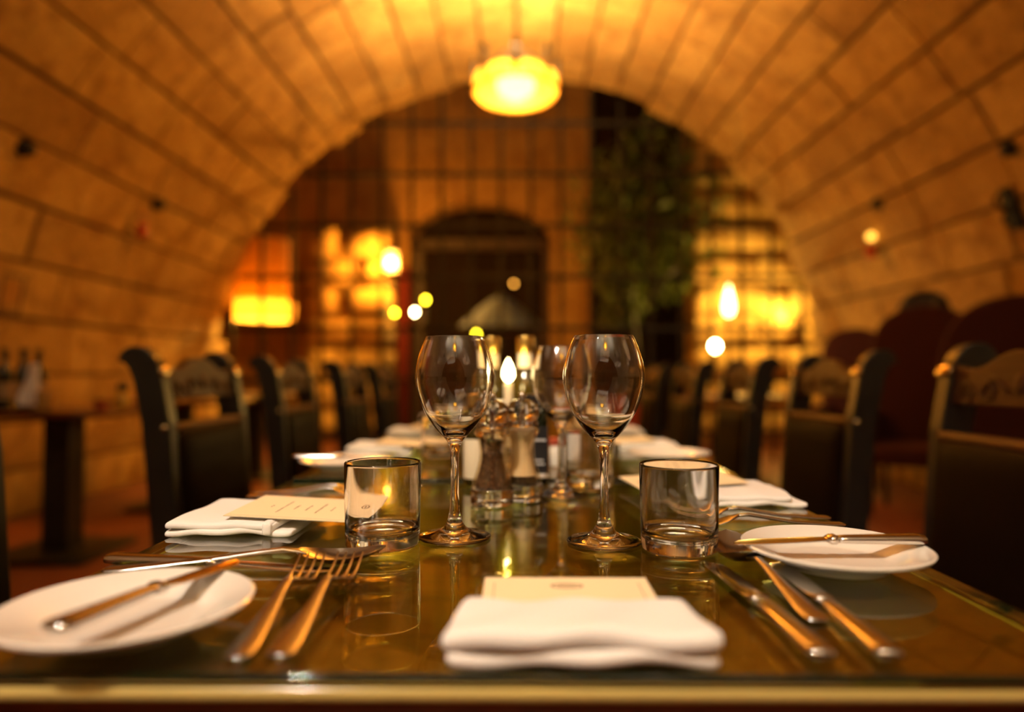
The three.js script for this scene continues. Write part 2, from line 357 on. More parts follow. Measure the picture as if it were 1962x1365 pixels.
// ---------------------------------------------------------------- the pendant lamp
{
  const t = thing('pendant_lamp', 'glowing amber crown pendant lamp on a long chain under the stone vault', 'lamp', [-0.015, 3.03, -5.2]);
  t.scale.setScalar(0.95);
  const top = (4.10 - 3.03) / 0.95;
  part(t, 'chain', Array.from({ length: 12 }, (_, i) => new THREE.TorusGeometry(0.022, 0.006, 6, 14).scale(0.7, 1.5, 1).rotateY(i % 2 ? Math.PI / 2 : 0).translate(0, 0.44 + i * 0.056, 0)), M.iron);
  part(t, 'ceiling_rose', revolve([[0, top - 0.06], [0.03, top - 0.06], [0.06, top - 0.02], [0.07, top + 0.015], [0, top + 0.015]], 24), M.iron);
  const panel = [];
  for (let i = 0; i < 8; i++) {                                          // scalloped amber panels round the ring
    const s = new THREE.Shape(); s.moveTo(-0.115, 0); s.lineTo(0.115, 0); s.lineTo(0.115, 0.07); s.quadraticCurveTo(0.1, 0.13, 0, 0.13); s.quadraticCurveTo(-0.1, 0.13, -0.115, 0.07);
    const gm = new THREE.ExtrudeGeometry(s, { depth: 0.008, bevelEnabled: true, bevelSize: 0.004, bevelThickness: 0.004, bevelSegments: 1, curveSegments: 8 });
    const m = part(t, 'shade_panel', gm, M.amberGlass); m.rotation.y = i * Math.PI / 4 + Math.PI / 8; m.position.set(Math.sin(m.rotation.y) * 0.31, 0.06, Math.cos(m.rotation.y) * 0.31);
  }
  part(t, 'bowl', revolve([[0.02, -0.025], [0.18, -0.015], [0.29, 0.012], [0.345, 0.06], [0.337, 0.06], [0.283, 0.02], [0.175, -0.007], [0.02, -0.017], [0.02, -0.025]], 40), M.amberGlass);
  part(t, 'ring', new THREE.TorusGeometry(0.345, 0.012, 8, 48).rotateX(Math.PI / 2).translate(0, 0.06, 0), M.iron);
  for (let i = 0; i < 8; i++) {
    const a = i * Math.PI / 4; const sp = part(t, 'spike', [new THREE.CylinderGeometry(0.013, 0.016, 0.24, 8).translate(0, 0.17, 0), new THREE.ConeGeometry(0.028, 0.09, 8).translate(0, 0.33, 0)], M.iron);
    sp.position.set(Math.sin(a) * 0.345, 0, Math.cos(a) * 0.345);
  }
  part(t, 'arm', [0, 1, 2, 3].map((i) => { const a = i * Math.PI / 2 + Math.PI / 4; return tube([V(0, 0.42, 0), V(Math.sin(a) * 0.15, 0.34, Math.cos(a) * 0.15), V(Math.sin(a) * 0.345, 0.06, Math.cos(a) * 0.345)], 0.007, 12, 6); }), M.iron);
  part(t, 'bulb', new THREE.SphereGeometry(0.13, 24, 16).scale(1.2, 0.8, 1.2).translate(0, 0.12, 0), GLOW.globe);
  pointLight(t, WARM, I_PENDANT, [0, 0.13, 0], 6);
  const unseenRearLamp = dup(t, 'unseen second crown pendant lamp behind the camera, placed for glints in the glasses', [0.1, 3.03, 1.7]);  // out of view, placed to put golden glints on the glassware
  unseenRearLamp.traverse((o) => { if (o.isPointLight) { o.intensity = 2.2; o.color.setRGB(1, 0.62, 0.3); } });
}
// ---------------------------------------------------------------- unseen spot lamps behind and above the camera, lighting the tables and rear vault
{
  function spot(label, [x, y, z], aim, color, I, angle, soft, mat, group) {
    const t = thing('unseen_spot_lamp', label, 'lamp', [x, y, z], 0, group);
    const can = part(t, 'housing', revolve([[0, 0.16], [0.05, 0.16], [0.065, 0.12], [0.07, 0], [0.062, 0], [0.056, 0.1], [0, 0.12]].reverse(), 24), M.black);
    const lens = part(t, 'lens', revolve([[0, 0.012], [0.058, 0.012], [0.058, 0.02], [0, 0.02]], 24), mat);
    const dir = V(...aim).sub(V(x, y, z)).normalize(), q = new THREE.Quaternion().setFromUnitVectors(V(0, -1, 0), dir);
    can.quaternion.copy(q); lens.quaternion.copy(q);
    part(t, 'bracket', tube([V(0, 0.05, 0), V(0, 0.2, 0), V(x * 0.02, Math.sqrt(R * R - x * x) + CRADLE - y + 0.01, 0)], 0.012, 8, 8), M.black);
    const l = new THREE.SpotLight(lin(...color), I, 0, angle, soft, 2); l.castShadow = true; l.shadow.radius = 2.9; l.name = 'lamp';
    l.position.copy(dir.clone().multiplyScalar(0.02)); l.target.position.copy(dir.clone().multiplyScalar(2)); t.add(l); t.add(l.target);
  }
  spot('unseen spot lamp on the vault placed to light the front dining table', [-0.95, 3.2, 0.95], [0.0, 0.75, -0.72], TABLE_WARM, I_TABLE_SPOT, 0.3, 0.9, glow(1, 0.8, 0.55, 5));  // out of view, lights the front napkins and plates
  spot('unseen spot lamp on the vault placed to light the second and third tables', [-0.45, 3.3, -1.0], [0.0, 0.75, -1.95], [1, 0.72, 0.4], I_ROW_SPOT, 0.36, 0.9, glow(1, 0.75, 0.45, 5));  // out of view, brightens the farther napkins
  spot('unseen uplight placed to whiten the rear vault, on the hinge side of the brown door', [-1.5, 2.7, 1.7], [-0.5, 4.1, 2.0], COOL, I_UP_SPOT, 1.0, 0.8, GLOW.cool);  // unseen pair of uplights, brightening the vault that the glasses reflect
  spot('unseen uplight placed to whiten the rear vault, on the handle side of the brown door', [1.5, 2.7, 1.7], [0.5, 4.1, 2.0], COOL, I_UP_SPOT, 1.0, 0.8, GLOW.cool);
}

// ---------------------------------------------------------------- the long row of dining tables
function diningTable(label, z0, lift) {
  const t = thing('dining_table', label, 'table', [0, lift, z0 - 0.35]);
  const W = 0.72, L = 0.696;
  const glass = part(t, 'glass_top', softBox(W, 0.0085, L, 0.002, 4, 2, 4).translate(0, TABLE - 0.00425, 0), M.tableGlass);
  part(glass, 'polished_edge', [box(W - 0.004, 0.0055, 0.0012, 0, TABLE - 0.00435, L / 2 - 0.0012), box(W - 0.004, 0.0055, 0.0012, 0, TABLE - 0.00435, -L / 2 + 0.0012), box(0.0012, 0.0055, L - 0.006, W / 2 - 0.0012, TABLE - 0.00435, 0), box(0.0012, 0.0055, L - 0.006, -W / 2 + 0.0012, TABLE - 0.00435, 0)], M.glassEdge);
  part(t, 'table_top', softBox(W - 0.012, 0.022, L - 0.012, 0.002, 4, 2, 4).translate(0, TABLE - 0.0098 - 0.011, 0), M.tableWood);
  part(t, 'edge_trim', [softBox(W - 0.002, 0.008, 0.006, 0.002, 2, 2, 2).translate(0, TABLE - 0.0142, L / 2 - 0.004), softBox(W - 0.002, 0.008, 0.006, 0.002, 2, 2, 2).translate(0, TABLE - 0.0142, -L / 2 + 0.004), softBox(0.006, 0.008, L - 0.014, 0.002, 2, 2, 2).translate(W / 2 - 0.004, TABLE - 0.0142, 0), softBox(0.006, 0.008, L - 0.014, 0.002, 2, 2, 2).translate(-W / 2 + 0.004, TABLE - 0.0142, 0)], M.edgeWood);
  part(t, 'column', revolve([[0, 0.05], [0.06, 0.05], [0.05, 0.12], [0.035, 0.3], [0.04, 0.5], [0.05, 0.66], [0.09, TABLE - 0.0325], [0, TABLE - 0.0325]], 20), M.darkWood);
  for (let i = 0; i < 4; i++) { const f = part(t, 'foot', softBox(0.34, 0.05, 0.06, 0.015, 4, 2, 2, (v) => { v.y += 0.025 * (0.17 - v.x) / 0.34; }).translate(0.19, 0.026, 0), M.darkWood); f.rotation.y = i * Math.PI / 2 + Math.PI / 4; }
  return t;
}
diningTable('front dining table with a green glass top over polished brown wood', -0.388, 0);
diningTable('second dining table from the front, glass edge raised just behind the salt and pepper mills', -1.088, 0.004);
diningTable('third dining table of the row, its glass top under the far white napkins', -1.788, 0.001);
diningTable('fourth dining table of the long row, behind the oil bottles', -2.488, 0.003);
diningTable('last dining table of the long row toward the iron grille', -3.188, 0.0);

// ---------------------------------------------------------------- glassware
const G = 0.0;
const bowlOuter = smooth([[0.0046, 0.085], [0.0058, 0.093], [0.0085, 0.1], [0.0155, 0.1075], [0.0225, 0.1155], [0.0285, 0.1245], [0.0335, 0.134], [0.0371, 0.144], [0.0397, 0.154], [0.0409, 0.163], [0.0405, 0.172], [0.0385, 0.183], [0.0347, 0.195], [0.0298, 0.2068]], 42);
const bowlInner = smooth([[0.0288, 0.2068], [0.0336, 0.195], [0.0373, 0.183], [0.0393, 0.172], [0.0396, 0.163], [0.0384, 0.154], [0.0357, 0.144], [0.032, 0.134], [0.0268, 0.1245], [0.0205, 0.117], [0.013, 0.111], [0.006, 0.108], [0, 0.1072]], 42);
const footP = smooth([[0.0362, 0.0006], [0.0374, 0.0016], [0.0362, 0.003], [0.028, 0.0045], [0.019, 0.007], [0.0125, 0.0105], [0.0085, 0.016], [0.006, 0.024], [0.0047, 0.035]], 30);
const stemP = smooth([[0.0047, 0.035], [0.0042, 0.05], [0.004, 0.065], [0.0042, 0.077], [0.0046, 0.085]], 12);
const wineProfile = [[0, 0.0012], [0.02, 0.001], ...footP, ...stemP.slice(1), ...bowlOuter.slice(1), [0.0293, 0.2074], ...bowlInner];
const nFoot = 2 + footP.length - 1, nStem = nFoot + stemP.length - 1;
const wineGeo = { foot: revolve(wineProfile, 72, 0, nFoot, 0.9), stem: revolve(wineProfile, 72, nFoot, nStem, 0.9), bowl: revolve(wineProfile, 96, nStem, wineProfile.length - 1, 0.9) };
function wineGlass(label, [x, y, z]) {
  const t = thing('wine_glass', label, 'glass', [x, y, z]);
  for (const k of ['bowl', 'stem', 'foot']) part(t, k, wineGeo[k], M.crystal);
  return t;
}
const TOP2 = TABLE + 0.004;
const glassA = wineGlass('sharp empty wine glass beside the pepper mill, in front of the oil bottle', [-0.065, TABLE, -0.7066]);
dup(glassA, 'sharp empty wine glass overlapping the blurred one behind it, next to a tumbler', [0.0865, TABLE, -0.689]);
dup(glassA, 'slightly blurred wine glass standing behind, next to the salt mill', [0.06, TABLE, -0.955]);

const tumblerProfile = [[0, 0.0022], [0.026, 0.0018], [0.032, 0.0006], [0.0345, 0.0009], [0.036, 0.0028], [0.0363, 0.012], [0.0369, 0.04], [0.0376, 0.08], [0.0375, 0.0815], [0.0368, 0.0822], [0.0361, 0.0815], [0.0358, 0.08], [0.0351, 0.045], [0.0345, 0.022], [0.0335, 0.0172], [0.0305, 0.0148], [0.022, 0.0142], [0.012, 0.0150], [0, 0.0156]];
const tumblerGeo = revolve(tumblerProfile, 96, 0, tumblerProfile.length - 1, 0.9);
const tumblerA = single('tumbler', tumblerGeo, M.crystal, 'clear straight tumbler beside the forks, spoon tip just in front of it', 'glass', [-0.133, TABLE, -0.676]);
dup(tumblerA, 'clear straight tumbler beside the soup spoon and the plate with the knife across', [0.155, TABLE, -0.662]);
dup(tumblerA, 'blurred tumbler standing behind the sharp wine glass near the second table edge', [0.108, TABLE, -1.035]);
dup(tumblerA, 'blurred tumbler farther back, seen beside the pepper mill under the wine glass bowl', [-0.155, TOP2, -1.36]);
dup(tumblerA, 'blurred tumbler on the second table beside the far napkin across from the other', [0.165, TOP2, -1.62]);

// ---------------------------------------------------------------- mills
function mill(name, label, [x, y, z], fillMat, fillName, fillFrom, fillTo, plug) {
  const t = thing(name, label, 'mill', [x, y, z]);
  const outer = [[0, 0.001], [0.0255, 0.001], [0.0278, 0.003], [0.0281, 0.011], [0.0274, 0.0135], [0.0281, 0.016], [0.0276, 0.021], [0.0266, 0.0235], [0.0258, 0.028], [0.0235, 0.036], [0.02, 0.046], [0.0172, 0.058], [0.0164, 0.068], [0.0172, 0.078], [0.0195, 0.086], [0.0214, 0.089], [0.0222, 0.092], [0.0222, 0.0955], [0.0212, 0.0985]];
  const inner = [[0.0185, 0.0985], [0.0178, 0.09], [0.0152, 0.08], [0.0134, 0.068], [0.0142, 0.056], [0.0168, 0.045], [0.02, 0.034], [0.0222, 0.026], [0.0222, 0.017], [0, 0.017]];
  const k = outer.findIndex(([, y]) => y > 0.022);
  part(t, 'base', revolve([...outer.slice(0, k), [0.0266, 0.0222], [0, 0.0222]], 48), M.crystal);
  part(t, 'body', revolve([...outer.slice(k), ...inner.filter(([r, y]) => y > 0.023 && r > 0)], 48), M.acrylic);
  part(t, 'collar', revolve([[0.0186, 0.0885], [0.0212, 0.0888], [0.0226, 0.0915], [0.0226, 0.096], [0.0214, 0.0986], [0.0186, 0.0986], [0.0186, 0.0885]], 48), M.crystal);
  part(t, 'crown', revolve([[0, 0.099], [0.0195, 0.099], [0.0214, 0.101], [0.0216, 0.104], [0.0196, 0.1065], [0.0205, 0.1095], [0.0222, 0.115], [0.0218, 0.122], [0.0195, 0.128], [0.0145, 0.1325], [0.008, 0.1345], [0, 0.135]], 48), M.crystal);
  part(t, 'spindle', new THREE.CylinderGeometry(0.003, 0.003, 0.112, 10).translate(0, 0.078, 0), M.steel);
  part(t, 'knob', new THREE.SphereGeometry(0.0052, 20, 14).translate(0, 0.1395, 0), M.steel);
  const rAt = (h) => { for (let i = 0; i < inner.length - 2; i++) { const [r1, y1] = inner[i], [r0, y0] = inner[i + 1]; if (h <= y1 && h >= y0) return r0 + (r1 - r0) * (h - y0) / (y1 - y0); } return 0.02; };
  const prof = [[0, fillFrom]]; for (let i = 0; i <= 12; i++) { const h = fillFrom + (fillTo - fillFrom) * i / 12; prof.push([rAt(h) - 0.0009, h]); } prof.push([0, fillTo + 0.002]);
  const core = part(t, fillName, revolve(prof, 32), fillMat);
  core.userData.kind = 'stuff';
  if (plug) part(t, 'grinder', revolve([[0, 0.0228], [0.0195, 0.0228], [0.0175, 0.0325], [0.01, 0.0335], [0, 0.0335]], 28), M.black);
  return { t, rAt };
}
{
  const p = mill('pepper_mill', 'clear acrylic pepper mill filled with dark peppercorns', [-0.033, TABLE, -0.885], M.pepper, 'ground_pepper', 0.0225, 0.083, false);
  const corn = new THREE.IcosahedronGeometry(0.0021, 1), cm = std({ color: lin(0.11, 0.07, 0.05), roughness: 0.7 }), N = 420;
  const inst = new THREE.InstancedMesh(corn, cm, N), m4 = new THREE.Matrix4(), c = new THREE.Color();
  for (let i = 0; i < N; i++) { const h = rr(0.022, 0.084), a = rr(0, 6.283), r = p.rAt(h) - 0.0022; m4.makeScale(1, rr(0.8, 1), 1).setPosition(Math.cos(a) * r, h, Math.sin(a) * r); inst.setMatrixAt(i, m4); const k = rr(0.4, 1.7); inst.setColorAt(i, c.setRGB(k, k * 0.9, k * 0.85)); }
  inst.name = 'peppercorns'; inst.userData.kind = 'stuff'; p.t.add(inst);
  mill('salt_mill', 'clear acrylic salt mill filled with white salt, dark grinder at its base', [0.006, TABLE, -0.918], M.salt, 'salt', 0.034, 0.094, true);
}

// ---------------------------------------------------------------- cutlery (each lies along local x, handle end at 0)
function makeFork(label, pos, turn) {
  const t = thing('fork', label, 'fork', pos, turn);
  part(t, 'handle', strip([[0, 0.0022, 0, 0.0055, 0.001], [0.004, 0.0022, 0, 0.0088, 0.0018], [0.02, 0.0025, 0, 0.0088, 0.0018], [0.06, 0.0055, 0, 0.006, 0.0018], [0.09, 0.0105, 0, 0.0042, 0.0019], [0.108, 0.0135, 0, 0.0034, 0.0019], [0.12, 0.0128, 0, 0.0036, 0.0018]]), M.satin);
  const head = part(t, 'head', strip([[0.119, 0.0129, 0, 0.0036, 0.0018], [0.127, 0.0108, 0, 0.0085, 0.0013], [0.134, 0.008, 0, 0.0116, 0.0011], [0.143, 0.0055, 0, 0.0122, 0.001], [0.1455, 0.0051, 0, 0.0122, 0.0009]]), M.satin);
  for (const z of [-0.0105, -0.0035, 0.0035, 0.0105]) part(head, 'tine', strip([[0.145, 0.0051, z, 0.0017, 0.0009], [0.155, 0.0048, z, 0.0016, 0.0009], [0.168, 0.0068, z, 0.0014, 0.0008], [0.18, 0.0105, z, 0.0012, 0.0007], [0.19, 0.0145, z, 0.0007, 0.0005]], 8), M.satin);
  return t;
}
function makeKnife(label, pos, turn, L = 0.21) {
  const t = thing('table_knife', label, 'knife', pos, turn), h = L * 0.46;
  part(t, 'handle', strip([[0, 0.0045, 0, 0.0055, 0.002], [0.002, 0.0045, 0, 0.009, 0.0042], [0.008, 0.0045, 0, 0.0095, 0.0045], [h * 0.5, 0.0045, 0, 0.0075, 0.004], [h * 0.9, 0.0045, 0, 0.006, 0.0036], [h, 0.0045, 0, 0.0055, 0.003]]), M.steel);
  part(t, 'bolster', strip([[h - 0.001, 0.0045, 0, 0.0055, 0.003], [h + 0.002, 0.0045, 0, 0.0075, 0.0044], [h + 0.005, 0.0045, 0, 0.0075, 0.0044], [h + 0.009, 0.0044, 0, 0.006, 0.0022]]), M.steel);
  const n = [[h + 0.008, 0.0044, 0, 0.006, 0.0016], [h + 0.02, 0.004, 0.0008, 0.0085, 0.0011], [L * 0.75, 0.0028, 0.001, 0.0098, 0.0008], [L * 0.9, 0.0018, 0.0008, 0.0097, 0.0006], [L * 0.96, 0.0014, 0, 0.0078, 0.0005], [L * 0.99, 0.0012, -0.0012, 0.0042, 0.0004], [L, 0.0012, -0.0022, 0.0012, 0.0003]];
  part(t, 'blade', strip(n), M.steel);
  return t;
}
function spoonBowl(x0, len, wide, deep, lift) {
  const nu = 20, nv = 12, pos = [], idx = [];
  for (const side of [1, -1]) for (let i = 0; i <= nu; i++) for (let j = 0; j <= nv; j++) {
    const u = i / nu, v = j / nv * 2 - 1, uu = Math.pow(u, 0.85), hw = wide * Math.sqrt(Math.max(0, 1 - (2 * uu - 1) ** 2)) * (1 + 0.12 * (0.5 - u));
    const y = lift * (0.35 + 0.65 * (2 * u - 1) ** 2) + 0.0035 - deep * (1 - v * v) * Math.sin(Math.PI * u) + (side < 0 ? -0.0011 : 0) * (1 - v ** 8);
    pos.push(x0 + len * u, y, hw * v);
  }
  const off = (nu + 1) * (nv + 1);
  for (let i = 0; i < nu; i++) for (let j = 0; j < nv; j++) { const a = i * (nv + 1) + j, b = a + 1, c = a + nv + 1, d = c + 1; idx.push(a, b, c, b, d, c, a + off, c + off, b + off, b + off, c + off, d + off); }
  let g = new THREE.BufferGeometry(); g.setAttribute('position', new THREE.Float32BufferAttribute(pos, 3)); g.setIndex(idx); g.computeVertexNormals();
  g.setAttribute('uv', new THREE.Float32BufferAttribute(new Float32Array(pos.length / 3 * 2), 2));
  return g;
}
function makeSpoon(label, pos, turn, L = 0.2, wide = 0.021, share = 0.66, lift = 0.0085) {
  const t = thing('spoon', label, 'spoon', pos, turn), h = L * share;
  part(t, 'handle', strip([[0, 0.0022, 0, 0.0055, 0.001], [0.004, 0.0022, 0, 0.0085, 0.0018], [0.02, 0.0025, 0, 0.0085, 0.0018], [h * 0.5, 0.006, 0, 0.0055, 0.0018], [h * 0.8, 0.011, 0, 0.004, 0.0019], [h * 0.94, 0.0126, 0, 0.0036, 0.0019], [h + 0.004, 0.0105, 0, 0.0045, 0.0016], [h + 0.011, 0.0088, 0, 0.0052, 0.0008]]), M.satin);
  part(t, 'bowl', spoonBowl(h, L - h, wide, 0.0075 + (lift - 0.0085) * 0.3, lift), M.satin);
  return t;
}
const AWAY = Math.PI / 2, FROM_RIGHT = Math.PI;                           // local x turned to run away from the camera / to run toward -x
// front place: two forks, two knives, spoon
const fork0 = makeFork('dinner fork at the front place, outer one next to the bread plate', [-0.165, TABLE, -0.402], AWAY + 0.06);
dup(fork0, 'dinner fork at the front place, inner one nearest the tumbler', [-0.141, TABLE, -0.405], AWAY + 0.02);
const knife0 = makeKnife('table knife at the front place with its blade under the tumbler side, beside the napkin', [0.178, TABLE, -0.402], AWAY + 0.035);
dup(knife0, 'table knife at the front place, outermost, its blade tip near the plate rim', [0.2165, TABLE, -0.402], AWAY - 0.055);
makeSpoon('dessert spoon at the front place with a shiny bowl beside the tumbler', [0.203, TABLE, -0.466], AWAY - 0.0, 0.205, 0.0235, 0.6, 0.014);
// first place of the left side: knife and soup spoon lie along x
dup(knife0, 'table knife lying next to the long soup spoon by the banded napkin', [-0.366, TABLE, -0.612], -0.13);
makeSpoon('soup spoon pointing at the tumbler, its handle behind the bread plate', [-0.352, TABLE, -0.582], 0.19, 0.236, 0.02);
dup(fork0, 'dinner fork lying beyond the banded napkin, arched neck up', [-0.37, TABLE, -0.935], -0.05);
dup(fork0, 'second dinner fork lying beyond the banded napkin, farther from the camera', [-0.372, TABLE, -0.965], -0.05);
// first place of the right side: forks point toward -x
dup(fork0, 'dinner fork lying between the plate with the knife across and the white napkin', [0.362, TABLE, -0.765], FROM_RIGHT + 0.05);
dup(fork0, 'second dinner fork close against the white napkin behind the plate', [0.362, TABLE, -0.8], FROM_RIGHT + 0.03);

// ---------------------------------------------------------------- bread plates and the butter knives on them
const plateGeo = revolve([[0, 0.0022], [0.036, 0.0022], [0.038, 0.0004], [0.043, 0.0004], [0.0455, 0.0035], [0.056, 0.0085], [0.0745, 0.0152], [0.0772, 0.0166], [0.0778, 0.0184], [0.0762, 0.0192], [0.073, 0.0182], [0.06, 0.0135], [0.052, 0.0095], [0.047, 0.0066], [0.041, 0.0058], [0, 0.0056]], 72, 0, 15, 0.7);
const plate0 = single('bread_plate', plateGeo, M.china, 'white bread plate at the front table corner with a dark knife slanting across', 'plate', [-0.256, TABLE, -0.452]);
dup(plate0, 'white bread plate with a silver knife laid straight across it', [0.278, TABLE, -0.607]);
dup(plate0, 'blurred white bread plate beyond the forks on the edge of the second table', [-0.298, TOP2, -1.185]);
dup(plate0, 'blurred white bread plate beside the second napkin on the barrel-chair side', [0.285, TOP2, -1.3]);
const butter0 = makeKnife('butter knife with a brown-looking handle slanting across the front bread plate', [-0.2645, TABLE + 0.0195, -0.388], 1.33, 0.168);
butter0.rotation.order = 'YXZ'; butter0.rotation.z = -0.01;
butter0.name = 'butter_knife'; used.set('butter_knife', 1);
dup(butter0, 'silver butter knife lying straight across the sharper white bread plate', [0.357, TABLE + 0.019, -0.607], FROM_RIGHT + 0.01);
dup(butter0, 'butter knife across the blurred bread plate on the second table', [-0.385, TOP2 + 0.019, -1.17], 0.0);

// ---------------------------------------------------------------- menu cards
function cardTexture() {
  const c = document.createElement('canvas'); c.width = 416; c.height = 512; const x = c.getContext('2d');
  x.fillStyle = '#f6dfb4'; x.fillRect(0, 0, 416, 512);
  x.strokeStyle = '#8d7350'; x.lineWidth = 2; x.beginPath();
  x.moveTo(26, 512); x.lineTo(26, 40); x.moveTo(390, 512); x.lineTo(390, 40); x.stroke();
  x.strokeStyle = x.fillStyle = '#6d4a30'; x.lineWidth = 6; x.beginPath(); x.ellipse(208, 62, 38, 14, 0, 0, 7); x.stroke();
  x.fillRect(186, 59, 44, 6);
  let s = 3; const q = () => { s = (s * 16807) % 2147483647; return s / 2147483647; };
  x.strokeStyle = '#7d6440'; x.lineWidth = 2.4;
  [[170, 246], [120, 300], [160, 258], [172, 250], [100, 316], [190, 226]].forEach(([a, b], i) => {          // lines of handwriting too small to read
    const y = 178 + i * 46; x.beginPath(); x.moveTo(a, y);
    for (let p = a; p < b; p += 5) x.quadraticCurveTo(p + 2, y - 12 * q(), p + 5, y + 4 * (q() - 0.5)); x.stroke();
  });
  const t = new THREE.CanvasTexture(c); t.colorSpace = THREE.SRGBColorSpace; return t;
}
const cardPrint = new THREE.MeshStandardMaterial({ map: cardTexture(), roughness: 0.75 });
function makeCard(label, pos, turn, pitch, L = 0.152) {                              // long way along local -z (head of the card), printed side up
  const t = thing('menu_card', label, 'card', pos, turn);
  t.rotation.order = 'YXZ'; t.rotation.x = pitch;
  part(t, 'sheet', box(0.12, 0.0006, L), M.cream);
  const p = new THREE.PlaneGeometry(0.12, L).rotateX(-Math.PI / 2).translate(0, 0.0005, 0);
  for (let i = 2; i < 4; i++) p.attributes.uv.setY(i, 1 - L / 0.152);
  part(t, 'print', p, cardPrint);
  return t;
}

// ---------------------------------------------------------------- napkins
function layer(w, h, d, s, opts = {}) {
  return softBox(w, h, d, h * 0.49, 30, 6, 24, (v) => {
    const fx = v.x / w, fz = v.z / d;                                    // +z is the folded front
    v.y += 0.0016 * Math.sin(fx * 7 + s) * (0.4 + fz) + 0.0011 * Math.sin(fx * 15 + fz * 6 + s * 2);
    v.z += 0.0016 * Math.sin(fx * 9 + s * 1.7);
    if (opts.droop) v.y -= opts.droop * Math.max(0, Math.abs(fx) - 0.36) ** 2 * 30 * h;
    if (opts.narrow) v.x *= 1 - opts.narrow * (0.5 - fz);
  });
}
{
  // front napkin: two thick folds, menu tucked between
  const n = thing('napkin', 'thick folded white linen napkin at the front edge of the glass table', 'napkin', [0.0365, TABLE, -0.437]);
  part(n, 'lower_fold', layer(0.157, 0.0095, 0.092, 0.6, { narrow: 0.05 }).translate(0.001, 0.0058, 0), M.linen);
  part(n, 'upper_fold', layer(0.163, 0.0135, 0.06, 2.1, { narrow: 0.12 }).translate(0, 0.0165, 0.017), M.linen);
  makeCard('cream menu card poking out of the thick front napkin', [0.0355, TABLE + 0.0135, -0.461], 0, 0.03, 0.112);
}
function flatNapkin(name, label, pos, turn, band) {                        // local +z: fold side; pocket along +x end
  const n = thing(name, label, 'napkin', pos, turn);
  part(n, 'lower_fold', layer(0.134, 0.0075, 0.136, 1.3).translate(0, 0.0045, 0), M.linen);
  part(n, 'upper_fold', softBox(0.114, 0.008, 0.135, 0.0038, 24, 6, 24, (v) => {
    const fx = v.x / 0.114, fz = v.z / 0.135;
    if (fx > 0) v.x += fx * 0.02 * Math.sin((0.5 - fz) * 3.2) * 0.8; v.y += 0.0009 * Math.sin(fz * 8) + 0.0007 * Math.sin(fx * 12);
  }).translate(-0.0095, 0.0112, 0), M.linen);
  if (band) part(n, 'band', softBox(0.0125, 0.016, 0.137, 0.005, 6, 8, 16).translate(0.041, 0.0083, 0.0015), M.linen, 'narrow linen band wrapped round the napkin');
  return n;
}
const nap0 = flatNapkin('napkin', 'flat folded white napkin with a linen band, beside the table knife and soup spoon', [-0.3, TABLE, -0.775], 0, true);
const card0 = makeCard('cream menu card with fine handwriting, tucked in the banded napkin behind the tumbler', [-0.232, TABLE + 0.0165, -0.775], -Math.PI / 2, -0.05);
const nap1 = flatNapkin('napkin', 'flat folded white napkin behind the bread plate with the silver knife', [0.299, TABLE, -0.935], 0, false);
dup(card0, 'cream menu card poking out of the napkin, seen through the tumbler with the spoon', [0.235, TABLE + 0.0165, -0.99], Math.PI / 2 + 0.12).rotation.x = -0.05;
// farther places, more and more out of focus
const far = [
  [-1, -1.47, 'second napkin of the bottle side, blurred, on the second glass table'], [1, -1.53, 'second napkin of the chair-back side, blurred, beyond the tumbler'],
  [-1, -1.92, 'third napkin of the bottle side, strongly blurred'], [1, -1.98, 'third napkin of the chair-back side, strongly blurred'],
  [-1, -2.55, 'fourth napkin of the bottle side, near the row of chair posts'], [1, -2.6, 'fourth napkin of the chair-back side, on the fourth table'],
];
for (const [s, z, what] of far) {
  const y = z > -1.788 ? TOP2 : z > -2.488 ? TABLE + 0.001 : TABLE + 0.003;
  dup(nap1, 'white folded ' + what, [s * 0.29, y, z], s < 0 ? 0.05 : -0.06);
  dup(card0, 'cream menu card tucked in the ' + what.replace(/,.*/, ''), [s * 0.222, y + 0.0165, z - 0.005], s < 0 ? -Math.PI / 2 : Math.PI / 2).rotation.x = -0.05;
}

// ---------------------------------------------------------------- bottles, candle and packets in the middle of the table
function oilBottle(label, pos, labelMat, glassMat) {
  const t = thing('oil_bottle', label, 'bottle', pos);
  part(t, 'glass', revolve([[0, 0.001], [0.027, 0.001], [0.03, 0.004], [0.03, 0.13], [0.028, 0.145], [0.018, 0.165], [0.0135, 0.178], [0.0135, 0.205], [0, 0.205]], 32), glassMat);
  part(t, 'neck_label', revolve([[0.0137, 0.176], [0.0142, 0.177], [0.0142, 0.203], [0.0137, 0.204]], 28), labelMat);
  part(t, 'cap', revolve([[0, 0.204], [0.0155, 0.204], [0.0165, 0.206], [0.0165, 0.232], [0.0155, 0.235], [0, 0.236]], 28), M.gold);
  part(t, 'label', revolve([[0.0301, 0.03], [0.0306, 0.031], [0.0306, 0.1], [0.0301, 0.101]], 32), M.paleLabel);
  return t;
}
oilBottle('gold-capped oil bottle behind the candle, partly hidden by the sharp wine glass', [-0.05, TOP2, -1.31], M.cream, M.oilGlass);
oilBottle('gold-capped vinegar bottle with a pale neck label, beside the candle flame', [0.0145, TOP2, -1.285], M.paleLabel, M.oilGlass);
